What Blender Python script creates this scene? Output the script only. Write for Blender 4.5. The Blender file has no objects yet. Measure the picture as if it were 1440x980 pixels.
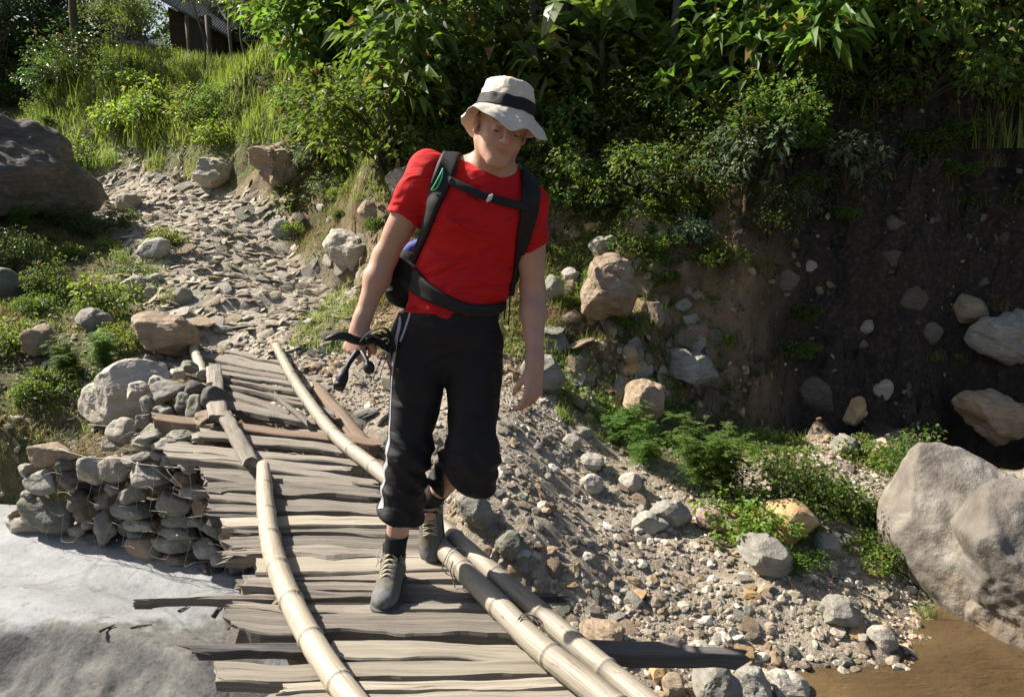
import bpy, math, random
import numpy as np
from mathutils import Vector, Matrix, Quaternion
from mathutils.bvhtree import BVHTree

R = math.radians
SC = bpy.context.scene
COL = SC.collection
PITCH = R(12.45); F = 1200.0; CAMZ = 1.52

# ---------------------------------------------------------------- camera
cam = bpy.data.cameras.new('camera'); cam.lens = 30; cam.sensor_width = 36
cam.clip_start = 0.05; cam.clip_end = 2000
cam_o = bpy.data.objects.new('camera', cam); COL.objects.link(cam_o)
cam_o.location = (0, 0, CAMZ); cam_o.rotation_euler = (R(90) - PITCH, 0, 0)
SC.camera = cam_o
# ---------------------------------------------------------------- light
SUN_AZ = R(-67); SUN_EL = R(42)
w = bpy.data.worlds.new('World'); SC.world = w; w.use_nodes = True
nt = w.node_tree; bg = nt.nodes['Background']
sky = nt.nodes.new('ShaderNodeTexSky'); sky.sky_type = 'NISHITA'; sky.sun_disc = False
sky.sun_elevation = SUN_EL; sky.sun_rotation = SUN_AZ
sky.air_density = 1.0; sky.dust_density = 2.5; sky.ozone_density = 1.0
nt.links.new(sky.outputs[0], bg.inputs[0]); bg.inputs[1].default_value = 0.058
sl = bpy.data.lights.new('sun', 'SUN'); sl.energy = 5.0; sl.angle = R(0.55); sl.color = (1.0, 0.925, 0.81)
so = bpy.data.objects.new('sun', sl); COL.objects.link(so)
TOSUN = Vector((math.sin(SUN_AZ)*math.cos(SUN_EL), math.cos(SUN_AZ)*math.cos(SUN_EL), math.sin(SUN_EL)))
so.rotation_euler = TOSUN.to_track_quat('Z', 'Y').to_euler()
so.location = (-6, 4, 8)
vs = SC.view_settings; vs.view_transform = 'Standard'; vs.look = 'None'; vs.gamma = 1; vs.use_curve_mapping = False
vs.exposure = 1.18
SC.cycles.max_bounces = 6; SC.cycles.diffuse_bounces = 3; SC.cycles.transmission_bounces = 4
SC.cycles.transparent_max_bounces = 4; SC.cycles.use_denoising = True

# ---------------------------------------------------------------- helpers
FW = np.array([0, math.cos(PITCH), -math.sin(PITCH)]); UP = np.array([0, math.sin(PITCH), math.cos(PITCH)])
def pix(px, py, Y=None, z=None):
    """a point of the place seen at photograph pixel (px,py), at world distance Y or height z"""
    d = np.array([1., 0, 0])*((px-720)/F) + UP*((490-py)/F) + FW
    t = Y/d[1] if Y is not None else (z-CAMZ)/d[2]
    return np.array([d[0]*t, d[1]*t, CAMZ + d[2]*t])

def _h(ix, iy, iz, s):
    with np.errstate(over='ignore'):
        n = (ix.astype(np.int64)*374761393 + iy.astype(np.int64)*668265263 + iz.astype(np.int64)*2147483647 + s*1274126177) & 0xffffffff
        n = ((n ^ (n >> 13))*1274126177) & 0xffffffff
        n = n ^ (n >> 16)
    return (n & 0xffff)/65535.0*2-1
def vnoise(P, s=0):
    P = np.asarray(P, float); i = np.floor(P).astype(np.int64); f = P-i; f = f*f*(3-2*f)
    x, y, z = i[..., 0], i[..., 1], i[..., 2]; fx, fy, fz = f[..., 0], f[..., 1], f[..., 2]
    def c(a, b, d): return _h(x+a, y+b, z+d, s)
    x00 = c(0,0,0)*(1-fx)+c(1,0,0)*fx; x10 = c(0,1,0)*(1-fx)+c(1,1,0)*fx
    x01 = c(0,0,1)*(1-fx)+c(1,0,1)*fx; x11 = c(0,1,1)*(1-fx)+c(1,1,1)*fx
    return (x00*(1-fy)+x10*fy)*(1-fz)+(x01*(1-fy)+x11*fy)*fz
def fbm(P, s=0, o=4, lac=2.03, g=.5):
    a = 1.; r = 0; P = np.asarray(P, float)
    for k in range(o): r = r+a*vnoise(P, s+k*17); P = P*lac; a *= g
    return r
def n3(x, y, z=0): 
    x = np.asarray(x, float); return np.stack([x, np.asarray(y, float)+0*x, z+0*x], -1)

def mesh_np(name, V, faces, mat=None, smooth=True, attrs=None, uv=None):
    """faces: list of int arrays (n,k) ; fast mesh build"""
    me = bpy.data.meshes.new(name)
    V = np.ascontiguousarray(V, np.float32)
    if not isinstance(faces, (list, tuple)): faces = [faces]
    faces = [np.asarray(f, np.int32) for f in faces if len(f)]
    loops = np.concatenate([f.ravel() for f in faces]); tot = np.concatenate([np.full(len(f), f.shape[1], np.int32) for f in faces])
    st = np.concatenate([[0], np.cumsum(tot)[:-1]]).astype(np.int32)
    me.vertices.add(len(V)); me.vertices.foreach_set('co', V.ravel())
    me.loops.add(len(loops)); me.loops.foreach_set('vertex_index', loops)
    me.polygons.add(len(tot)); me.polygons.foreach_set('loop_start', st)
    me.polygons.foreach_set('use_smooth', np.full(len(tot), smooth, bool))
    if attrs:
        for k, a in attrs.items():
            a = np.asarray(a, np.float32)
            if a.ndim == 1:
                at = me.attributes.new(k, 'FLOAT', 'POINT'); at.data.foreach_set('value', a)
            else:
                at = me.attributes.new(k, 'FLOAT_VECTOR', 'POINT'); at.data.foreach_set('vector', a.ravel())
    me.update(calc_edges=True); me.validate()
    if mat: me.materials.append(mat)
    return me
def link(name, me, parent=None, loc=(0,0,0), rot=(0,0,0), scale=(1,1,1)):
    o = bpy.data.objects.new(name, me); COL.objects.link(o)
    o.location = loc; o.rotation_euler = rot; o.scale = scale
    if parent: o.parent = parent
    return o
def tag(o, label=None, cat=None, group=None, kind=None):
    if label: o['label'] = label
    if cat: o['category'] = cat
    if group: o['group'] = group
    if kind: o['kind'] = kind
    return o
def empty(name, loc, rot=(0,0,0), scale=(1,1,1)):
    o = link(name, None, None, loc, rot, scale); o.empty_display_size = .1; return o

class MB:
    """collects shapes for one mesh"""
    def __init__(s): s.V = []; s.Fc = {}; s.n = 0; s.A = []
    def add(s, V, faces, a=None):
        V = np.asarray(V, float)
        for f in (faces if isinstance(faces, (list, tuple)) and len(faces) and isinstance(faces[0], np.ndarray) else [np.asarray(faces)]):
            if len(f): s.Fc.setdefault(f.shape[1], []).append(f+s.n)
        s.V.append(V); s.n += len(V)
        s.A.append(np.zeros((len(V), 3)) if a is None else np.asarray(a, float))
    def mesh(s, name, mat=None, smooth=True, attr='grain'):
        return mesh_np(name, np.concatenate(s.V), [np.concatenate(f) for f in s.Fc.values()], mat, smooth, {attr: np.concatenate(s.A)})
    def tube(s, pts, rad, seg=10, cap=True, sq=1.0):
        V, Fq, caps, a = tube_geo(pts, rad, seg, sq); n0 = s.n
        s.add(V, Fq, a)
        if cap:
            for c in caps: s.add(V[c].mean(0)[None], np.zeros((0,3),int)); k = s.n-1; s.Fc.setdefault(3, []).append(np.array([[n0+c[i], n0+c[(i+1) % len(c)], k] for i in range(len(c))]))
def tube_geo(pts, rad, seg=10, sq=1.0):
    P = np.asarray(pts, float); n = len(P); rad = np.broadcast_to(np.asarray(rad, float), (n,))
    T = np.gradient(P, axis=0); T /= np.linalg.norm(T, axis=1)[:, None]+1e-9
    up = np.array([0, 0, 1.]) if abs(T[0][2]) < .9 else np.array([1., 0, 0])
    N = np.cross(T[0], up); N /= np.linalg.norm(N); Ns = []
    for t in T:
        N = N-t*np.dot(N, t); N /= np.linalg.norm(N)+1e-9; Ns.append(N)
    Ns = np.array(Ns); B = np.cross(T, Ns)
    a = np.arange(seg)/seg*2*np.pi
    V = P[:, None]+rad[:, None, None]*(np.cos(a)[None, :, None]*Ns[:, None]+sq*np.sin(a)[None, :, None]*B[:, None])
    L = np.concatenate([[0], np.cumsum(np.linalg.norm(np.diff(P, axis=0), axis=1))])
    A = np.stack([np.repeat(L, seg), np.tile(np.cos(a), n)*.05, np.tile(np.sin(a), n)*.05], -1)
    i, j = np.meshgrid(np.arange(n-1), np.arange(seg), indexing='ij'); j2 = (j+1) % seg
    Fq = np.stack([i*seg+j, i*seg+j2, (i+1)*seg+j2, (i+1)*seg+j], -1).reshape(-1, 4)
    return V.reshape(-1, 3), Fq, [np.arange(seg)[::-1], (n-1)*seg+np.arange(seg)], A
def smooth_path(pts, n=40):
    P = np.asarray(pts, float); t = np.concatenate([[0], np.cumsum(np.linalg.norm(np.diff(P, axis=0), axis=1))]); t /= t[-1]
    u = np.linspace(0, 1, n); m = np.gradient(P, t, axis=0) if len(P) > 2 else np.repeat((P[1]-P[0])[None], 2, 0)
    k = np.clip(np.searchsorted(t, u, side='right')-1, 0, len(P)-2); h = (t[k+1]-t[k])[:, None]; s = ((u-t[k])/(t[k+1]-t[k]))[:, None]
    return (2*s**3-3*s**2+1)*P[k]+(s**3-2*s**2+s)*h*m[k]+(-2*s**3+3*s**2)*P[k+1]+(s**3-s**2)*h*m[k+1]

_ico = {}
def ico(k):
    if k not in _ico:
        import bmesh
        b = bmesh.new(); bmesh.ops.create_icosphere(b, subdivisions=k, radius=1)
        b.verts.ensure_lookup_table()
        _ico[k] = (np.array([v.co[:] for v in b.verts]), np.array([[v.index for v in f.verts] for f in b.faces])); b.free()
    return _ico[k]
def rotm(e):
    return np.array(Matrix.Rotation(e[2], 3, 'Z') @ Matrix.Rotation(e[1], 3, 'Y') @ Matrix.Rotation(e[0], 3, 'X'))

# ---------------------------------------------------------------- materials
def newmat(name):
    m = bpy.data.materials.new(name); m.use_nodes = True
    nt = m.node_tree; b = nt.nodes['Principled BSDF']
    return m, nt, b
def N(nt, t, **kw):
    n = nt.nodes.new(t)
    for k, v in kw.items():
        if k.startswith('i_'): n.inputs[int(k[2:]) if k[2:].isdigit() else k[2:]].default_value = v
        else: setattr(n, k, v)
    return n
def ramp(nt, fac, stops):
    r = nt.nodes.new('ShaderNodeValToRGB'); cr = r.color_ramp
    while len(cr.elements) < len(stops): cr.elements.new(.5)
    for e, (p, c) in zip(cr.elements, stops): e.position = p; e.color = (*c, 1)
    nt.links.new(fac, r.inputs[0]); return r.outputs[0]
def noise(nt, vec, scale, detail=6, rough=.6, dist=0):
    n = nt.nodes.new('ShaderNodeTexNoise'); n.inputs['Scale'].default_value = scale; n.inputs['Detail'].default_value = detail
    n.inputs['Roughness'].default_value = rough; n.inputs['Distortion'].default_value = dist
    if vec is not None: nt.links.new(vec, n.inputs['Vector'])
    return n.outputs[0]
def mapping(nt, vec, scale=(1,1,1), rot=(0,0,0)):
    m = nt.nodes.new('ShaderNodeMapping'); m.inputs['Scale'].default_value = scale; m.inputs['Rotation'].default_value = rot
    nt.links.new(vec, m.inputs['Vector']); return m.outputs[0]
def mix(nt, fac, a, b, mode='MIX'):
    n = nt.nodes.new('ShaderNodeMix'); n.data_type = 'RGBA'; n.blend_type = mode
    for s, v in ((n.inputs[0], fac), (n.inputs[6], a), (n.inputs[7], b)):
        if isinstance(v, (int, float)): s.default_value = v
        elif isinstance(v, tuple): s.default_value = (*v, 1)
        else: nt.links.new(v, s)
    return n.outputs[2]
def math_(nt, op, a, b=0.):
    n = nt.nodes.new('ShaderNodeMath'); n.operation = op; n.use_clamp = False
    for s, v in ((n.inputs[0], a), (n.inputs[1], b)):
        if isinstance(v, (int, float)): s.default_value = v
        else: nt.links.new(v, s)
    return n.outputs[0]
def bump(nt, b, h, dist=.01, strength=1.):
    n = nt.nodes.new('ShaderNodeBump'); n.inputs['Distance'].default_value = dist; n.inputs['Strength'].default_value = strength
    nt.links.new(h, n.inputs['Height']); nt.links.new(n.outputs[0], b.inputs['Normal'])
def attr(nt, name, out=1):
    n = nt.nodes.new('ShaderNodeAttribute'); n.attribute_name = name; return n.outputs[out]
def objcoord(nt, kind='Object'):
    return nt.nodes.new('ShaderNodeTexCoord').outputs[kind]
def objrand(nt):
    return nt.nodes.new('ShaderNodeObjectInfo').outputs['Random']

def rock_mat(name, dark, mid, light, layers=3., scale=6., rough=.85, bumpd=.012, spots=None, lay_rot=(0.3,0.2,0)):
    m, nt, b = newmat(name); v = objcoord(nt)
    n1 = noise(nt, v, scale, 10, .65)
    n2 = noise(nt, mapping(nt, v, (1., 1., layers*2.5), lay_rot), scale*1.3, 8, .7, .6)
    c = ramp(nt, n1, [(.3, dark), (.52, mid), (.72, light)])
    c2 = ramp(nt, n2, [(.32, dark), (.5, mid), (.66, light)])
    c = mix(nt, .5, c, c2)
    hr = math_(nt, 'MULTIPLY_ADD', objrand(nt), .5); nt.nodes[-1].inputs[2].default_value = .78
    hs = nt.nodes.new('ShaderNodeHueSaturation'); nt.links.new(c, hs.inputs['Color']); nt.links.new(hr, hs.inputs['Value']); c = hs.outputs[0]
    if spots:
        s = ramp(nt, noise(nt, v, scale*.5, 5, .7), [(.52, (0,0,0)), (.64, (1,1,1))])
        c = mix(nt, math_(nt, 'MULTIPLY', s, .7), c, spots)
    nt.links.new(c, b.inputs['Base Color']); b.inputs['Roughness'].default_value = rough
    h = math_(nt, 'ADD', math_(nt, 'MULTIPLY', n2, .8), noise(nt, v, scale*5, 6, .7))
    bump(nt, b, h, bumpd); return m
M = {}
M['rock_grey'] = rock_mat('rock grey', (.12,.11,.09), (.25,.235,.2), (.4,.38,.335))
M['rock_pale'] = rock_mat('rock pale', (.2,.18,.145), (.38,.345,.29), (.52,.485,.43), spots=(.3,.25,.17))
M['rock_brown'] = rock_mat('rock brown', (.12,.085,.055), (.28,.21,.14), (.42,.33,.24))
M['rock_ochre'] = rock_mat('rock ochre', (.26,.16,.07), (.42,.28,.13), (.55,.42,.25), layers=1)
M['rock_green'] = rock_mat('rock greenish', (.1,.1,.075), (.195,.19,.145), (.31,.305,.25))
M['rock_black'] = rock_mat('rock dark', (.035,.03,.026), (.08,.068,.058), (.19,.17,.15), scale=3)
M['rock_dirty_shade'] = rock_mat('soiled rock darkened for shade', (.05,.038,.026), (.12,.1,.075), (.24,.21,.17), spots=(.06,.04,.025))  # soil-spotted stone, toned down so the cliff's shade is in its colour
M['rock_pink'] = rock_mat('rock pinkish', (.26,.16,.12), (.42,.29,.23), (.55,.43,.37))
# ================================================================ TERRAIN
CP = []
for px, py, z in [(1300,930,-1.13),(1150,950,-1.12),(1280,895,-1.10),(1100,900,-1.02),(1200,860,-.98),(1000,860,-.93),(900,850,-.88),(900,950,-.98),(1000,960,-1.06),
    (1230,800,-.95),(1200,700,-.75),(1100,700,-.72),(1000,750,-.78),(1000,680,-.7),(900,700,-.64),(800,800,-.7),(800,700,-.55),(750,640,-.38),(850,600,-.46),(1100,640,-.72),(1200,640,-.76),(1000,630,-.68),(1300,640,-.85),(1050,615,-.72),(1150,615,-.75),(1250,615,-.8),(1400,660,-.95),
    (700,760,-.56),(660,720,-.44),(620,650,-.3),(580,560,-.12),(500,540,-.08),(560,620,-.22),(460,590,-.2),(780,560,-.22),(700,520,-.06),(1300,800,-1.05),(1350,750,-1.0)]:
    CP.append(pix(px, py, z=z))
for px, py, Y in [(780,450,7.1),(780,380,7.65),(790,300,8.25),(800,230,8.9),(520,480,6.9),(500,430,7.8),(500,380,9.),(430,330,10.3),(530,330,8.8),(530,260,9.2),(530,200,9.8),
    (450,290,10.5),(450,230,10.9),(420,150,11.8),(330,110,13.3),(340,180,12.6),(350,260,11.5),(300,290,11.3),(250,250,13),(150,215,14.5),(100,230,14.5),(60,180,17),(180,150,15),
    (200,100,15.8),(100,105,17),(180,340,9.7),(240,420,7.9),(270,460,7.2),(350,400,8.3),(300,330,9.8),(200,280,11.5),(400,460,7.0),(60,300,10),(100,350,9),(0,400,7.8),
    (100,450,7.2),(200,500,6.5),(0,500,6.4),(100,600,5.6),(0,620,5.3),(1000,600,7.1),(1100,600,7.3),(1200,590,7.35),(1330,600,7.4),(1440,600,7.35),(1500,650,6.8),
    (1000,450,7.4),(1200,450,7.5),(1440,450,7.5),(1100,300,7.6),(1300,300,7.68),(1290,160,7.95),(1440,150,8.05),(1100,210,7.95),(950,250,8.35),(1000,200,8.6),
    (850,400,7.5),(900,500,7.0),(850,560,6.6),(930,330,7.8)]:
    CP.append(pix(px, py, Y=Y))
CP += [np.array(c, float) for c in [(-3,4.55,-1),(-2.2,4.3,-1.05),(-1.3,4.0,-1.05),(-3.5,4,-1),(-2,3,-1.25),(0,3,-1.2),(0,2,-1.25),(0,4,-1.02),(1,3,-1.2),(-4,2,-1.2),(2,3,-1.25),
    (3,3.5,-1.25),(4,3,-1.3),(-.6,4.5,-.92),(-.9,5.2,-.55),(-1.6,5.6,-.2),(-2.6,5.35,-.3),(-1.6,5.1,-.35),(-2,6,-.14),(-2.4,6.6,-.06),
    (3,10,2.3),(6,10,2.7),(0,11,2.4),(3,14,3.7),(8,14,4.4),(0,15,3.5),(-3,15,3.1),(-5,15.5,2.95),(-4.4,14.3,2.8),(-6,17,3.2),(-6,20,3.2),(0,22,5.4),(8,22,7.5),(-12,20,2.9),(-12,14,2.3),(-8,12,1.7),
    (-6,8,.9),(-6,5,.1),(-6,3,-.7),(-9,6,1.3),(5,5,-1.2),(6,6.8,-.9),(6,8.2,2.),(8,5,-1.25),(8,7,-1.),(8,9,2.2),(12,7,-1),(12,10,2.5),(0,0,-1.3),(4,0,-1.35),(-4,0,-1.2),(10,2,-1.3),(-12,9,2.),(-10,1,-.4)]]
CP = np.array(CP)
def _tps_fit(P, z, lam=.004):
    n = len(P); d = np.linalg.norm(P[:, None]-P[None], axis=2); K = np.where(d > 0, d*d*np.log(d+1e-12), 0)
    A = np.zeros((n+3, n+3)); A[:n, :n] = K+lam*np.eye(n); A[:n, n] = 1; A[:n, n+1:] = P; A[n:, :n] = A[:n, n:].T
    return np.linalg.solve(A, np.concatenate([z, [0, 0, 0]]))
_W = _tps_fit(CP[:, :2], CP[:, 2])
def tz_raw(x, y):
    x = np.asarray(x, float); y = np.asarray(y, float); xs = np.clip(x, -13, 13).ravel(); ys = np.clip(y, -.5, 23).ravel()
    out = np.empty(len(xs))
    for a in range(0, len(xs), 20000):
        dx = xs[a:a+20000, None]-CP[None, :, 0]; dy = ys[a:a+20000, None]-CP[None, :, 1]; r2 = dx*dx+dy*dy
        out[a:a+20000] = (np.where(r2 > 0, .5*r2*np.log(r2+1e-12), 0) @ _W[:-3])+_W[-3]+_W[-2]*xs[a:a+20000]+_W[-1]*ys[a:a+20000]
    out = out.reshape(x.shape)
    # the ground is cut away in front of the stone basket
    sd = (x+2.80)*(-.3185)+(y-4.93)*(-.948)      # >0 in front of its face
    wl = np.clip((-1.0-x)/.3, 0, 1)*np.clip((sd+.33)/.12, 0, 1)
    out = out*(1-wl)+np.minimum(out, -1.15)*wl
    far = np.maximum(0, y-23)*.2*np.clip((x+6)/10, 0, 1)+np.maximum(0, np.abs(x)-13)*.06
    return out+far
def tz(x, y):
    """height of the ground"""
    z = tz_raw(x, y); x = np.asarray(x, float); y = np.asarray(y, float)
    P = n3(x, y); e = .06
    gx = (tz_raw(x+e, y)-z)/e; gy = (tz_raw(x, y+e)-z)/e; sl = np.sqrt(gx*gx+gy*gy)
    steep = np.clip((sl-.7)/1.5, 0, 1)
    low = np.clip((-.95-z)/.15, 0, 1)
    steep = np.clip((sl-.5)/.8, 0, 1)*np.clip((y-6.3)/.6, 0, 1)
    z = z+steep*(.085*np.sin(6.283*(z/.24+.7*fbm(P*1.5, 41, 2)))+.14*np.maximum(0, fbm(P*3.5, 43, 3)))*np.clip((11-y)/2, 0, 1)
    z = z+np.clip((sl-1.2)/1, 0, 1)*np.clip((x-1.6)/.5, 0, 1)*(.24*fbm(n3(x*3.2, z*3), 71, 4)+.1*np.abs(fbm(n3(x*9, z*7), 72, 3)))
    z = z+fbm(P*1.3, 3, 3)*.05*(1-.7*low)+fbm(P*5, 9, 3)*.02*(1-.6*low)+steep*fbm(n3(x*3, y*3, z*3), 21, 4)*.12
    # layered stone steps over the trail
    tr = trailmask(x, y)
    P2 = n3((x*.8+y*.5)*2.2, (y*.8-x*.3)*6)
    z = z+tr*(np.abs(fbm(P2, 31, 3))*.07-.03)
    return z
TRAIL = np.array([pix(x, y, Y=Y)[:2] for x, y, Y in [(330,480,6.9),(370,420,7.9),(290,340,9.6),(200,280,11.6),(120,240,14.2),(70,215,17)]])
def segdist(x, y, L):
    d = np.full(np.shape(x), 1e9)
    for a, b in zip(L[:-1], L[1:]):
        ab = b-a; t = np.clip(((x-a[0])*ab[0]+(y-a[1])*ab[1])/(ab@ab), 0, 1)
        d = np.minimum(d, np.hypot(x-a[0]-t*ab[0], y-a[1]-t*ab[1]))
    return d
def trailmask(x, y):
    d = segdist(x, y, TRAIL); wob = vnoise(n3(x*1.5, y*1.5), 77)*.2
    return np.clip((1.1+wob-d)/.3, 0, 1)
_g = 1.06
def axis(a, b, step, lo, hi):
    v = list(np.arange(a, b, step)); s = step
    while v[-1] < hi: s *= _g; v.append(v[-1]+s)
    s = step; u = [a]
    while u[-1] > lo: s *= _g; u.append(u[-1]-s)
    return np.array(u[::-1][:-1]+v)
XS = axis(-5.2, 5.0, .035, -220, 220); YS = axis(2.2, 12.2, .035, -60, 320)
GX, GY = np.meshgrid(XS, YS, indexing='ij'); GZ = tz(GX, GY)
nx, ny = GX.shape
i, j = np.meshgrid(np.arange(nx-1), np.arange(ny-1), indexing='ij')
FQ = np.stack([i*ny+j, (i+1)*ny+j, (i+1)*ny+j+1, i*ny+j+1], -1).reshape(-1, 4)
def grassmask(x, y):
    """1 where the place has turf / undergrowth instead of stones"""
    n = fbm(n3(x*1.1, y*1.1), 55, 3)
    g = np.zeros(np.shape(x))
    d = segdist(x, y, TRAIL)
    z = tz_raw(x, y)
    # left slope and grassy strip right of the trail, terraces on top of the banks
    left = (x < np.interp(y, TRAIL[:, 1], TRAIL[:, 0])) & (y > 5.2)
    g = np.where(left & (d > .75), .75+.5*n, g)
    up = (y > 8.2) & (~left) & (d > .9); g = np.where(up, .7+.5*n, g)
    g = np.where((z > 1.35), 1+.3*n, g)
    g = np.where((y > 5.9) & (y < 8.2) & (x > .3) & (x < 1.9), .45+.8*n, g)
    return np.clip(g, 0, 1)
GM = grassmask(GX, GY)
def gravelmask(x, y):
    z = tz_raw(x, y)
    a = np.clip((7.0-y)/.5, 0, 1)*np.clip((x+1.9)/.4, 0, 1)
    return np.clip(a, 0, 1)*(1-grassmask(x, y))
m, nt, b = newmat('ground')
v = objcoord(nt); n1 = noise(nt, v, 1.7, 8, .65); n2 = noise(nt, v, 22, 8, .7); n4 = noise(nt, v, 70, 4, .6)
earth = ramp(nt, n1, [(.3, (.085,.052,.028)), (.5, (.19,.12,.068)), (.7, (.31,.215,.135))])
grav = ramp(nt, n2, [(.25, (.15,.115,.08)), (.42, (.29,.24,.18)), (.58, (.4,.345,.27)), (.75, (.52,.47,.39))])
trailc = ramp(nt, noise(nt, mapping(nt, v, (1, 3, 1), (0, 0, .5)), 9, 8, .7), [(.28, (.14,.115,.085)), (.45, (.3,.26,.205)), (.65, (.46,.42,.35))])
turf = ramp(nt, n2, [(.3, (.04,.035,.015)), (.55, (.075,.085,.022)), (.75, (.13,.13,.045))])
c = mix(nt, attr(nt, 'gravel', 2), earth, grav)
c = mix(nt, attr(nt, 'trail', 2), c, trailc)
tf = math_(nt, 'MULTIPLY', attr(nt, 'grass', 2), ramp(nt, noise(nt, v, 5, 6, .7), [(.35, (.35,)*3), (.55, (1,)*3)]))
c = mix(nt, tf, c, turf)
c = mix(nt, attr(nt, 'cliff_shade', 2), c, ramp(nt, n2, [(.3, (.014,.009,.006)), (.5, (.035,.023,.015)), (.62, (.07,.048,.032)), (.75, (.15,.115,.085))]))  # shade of the cliff face put into the colour of its dark earth
wet = attr(nt, 'wet', 2)
c = mix(nt, wet, c, (.07,.045,.025))
nt.links.new(c, b.inputs['Base Color']); b.inputs['Roughness'].default_value = .95
bump(nt, b, math_(nt, 'ADD', n2, math_(nt, 'MULTIPLY', n4, .5)), .03)
M['ground'] = m
wetv = np.clip((-1.06-GZ)/.05, 0, 1)
GRV = gravelmask(GX, GY); TRV = trailmask(GX, GY)
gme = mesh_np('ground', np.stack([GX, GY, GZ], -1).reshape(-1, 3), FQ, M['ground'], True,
    {'cliff_shade': np.clip((GX-2.0+.25*vnoise(n3(GY*2, GZ*2), 6))/.5, 0, 1).ravel()*np.clip((GY-7.0)/.15, 0, 1).ravel(), 'grass': GM.ravel(), 'gravel': GRV.ravel(), 'trail': TRV.ravel(), 'wet': wetv.ravel()})
ground = tag(link('ground', gme), 'stony riverbank, trail and earth banks', None, None, 'structure')
from bisect import bisect
def tzi(x, y):
    """fast interpolated ground height"""
    i = min(max(bisect(XS, x)-1, 0), nx-2); j = min(max(bisect(YS, y)-1, 0), ny-2)
    a = (x-XS[i])/(XS[i+1]-XS[i]); b_ = (y-YS[j])/(YS[j+1]-YS[j])
    return (GZ[i, j]*(1-a)+GZ[i+1, j]*a)*(1-b_)+(GZ[i, j+1]*(1-a)+GZ[i+1, j+1]*a)*b_
def tnorm(x, y, e=.08):
    gx = (tzi(x+e, y)-tzi(x-e, y))/(2*e); gy = (tzi(x, y+e)-tzi(x, y-e))/(2*e)
    return Vector((-gx, -gy, 1)).normalized()
def hit(px, py, y0=2.6, y1=40):
    """where the sight line of a pixel meets the ground"""
    Y = y0; last = None
    while Y < y1:
        p = pix(px, py, Y=Y)
        if p[2] < tzi(p[0], p[1]):
            lo, hi = Y-.04*max(1, Y/6), Y
            for _ in range(8):
                mid = (lo+hi)/2; q = pix(px, py, Y=mid)
                if q[2] < tzi(q[0], q[1]): hi = mid
                else: lo = mid
            return pix(px, py, Y=hi)
        Y += .04*max(1, Y/6)
    return None
# water
m, nt, b = newmat('water'); v = objcoord(nt)
b.inputs['Base Color'].default_value = (.16,.095,.045,1); b.inputs['Roughness'].default_value = .06; b.inputs['IOR'].default_value = 1.33
c = ramp(nt, noise(nt, v, 1.6, 4, .5), [(.35, (.065,.042,.02)), (.65, (.115,.078,.038))]); nt.links.new(c, b.inputs['Base Color'])
bump(nt, b, math_(nt, 'ADD', noise(nt, mapping(nt, v, (1, 2.2, 1)), 9, 3, .5, .5), math_(nt, 'MULTIPLY', noise(nt, mapping(nt, v, (1, 1.8, 1)), 35, 2, .5), .25)), .02, .8)
wx = np.linspace(-12, 30, 60); wy = np.linspace(-12, 8, 40); X, Y_ = np.meshgrid(wx, wy, indexing='ij')
i, j = np.meshgrid(np.arange(59), np.arange(39), indexing='ij')
tag(link('water', mesh_np('water', np.stack([X, Y_, 0*X-1.1], -1).reshape(-1, 3), np.stack([i*40+j, (i+1)*40+j, (i+1)*40+j+1, i*40+j+1], -1).reshape(-1, 4), m)), 'shallow muddy brown stream water', None, None, 'structure')
# ================================================================ ROCKS
def rockgeo(seed, sub=3, dims=(1,1,1), ang=.75, rough=.07, planes=9):
    rs = np.random.RandomState(seed); V, Fc = ico(sub); r = np.full(len(V), 1.)
    for k in range(planes):
        n = rs.normal(size=3); n[2] *= 1.2; n /= np.linalg.norm(n); d = rs.uniform(.5, .86)
        c = V @ n; rr = np.where(c > .05, d/np.maximum(c, .05), 9); r = np.minimum(r, rr*ang+(1-ang)*np.minimum(rr, 1))
    P = V*r[:, None]
    P = P+V*(fbm(V*1.4+seed*3.1, seed, 3)*rough*1.6+fbm(V*5+seed, seed+5, 4)*rough*.55)[:, None]
    # bedding layers
    q = P @ (np.array([.15, .1, 1])/1.02); P = P+V*((np.abs(vnoise(n3(q*9, seed), seed))-.3)*rough*.8)[:, None]
    return P*np.array(dims), Fc
ROCKM = ['rock_grey', 'rock_pale', 'rock_brown', 'rock_green', 'rock_ochre', 'rock_black', 'rock_pink']
def rock_obj(name, loc, dims, rot, mat, seed, sub=4, **kw):
    V, Fc = rockgeo(seed, sub, dims, **kw)
    return link(name, mesh_np(name, V, Fc, M[mat]), None, tuple(loc), rot)
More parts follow.
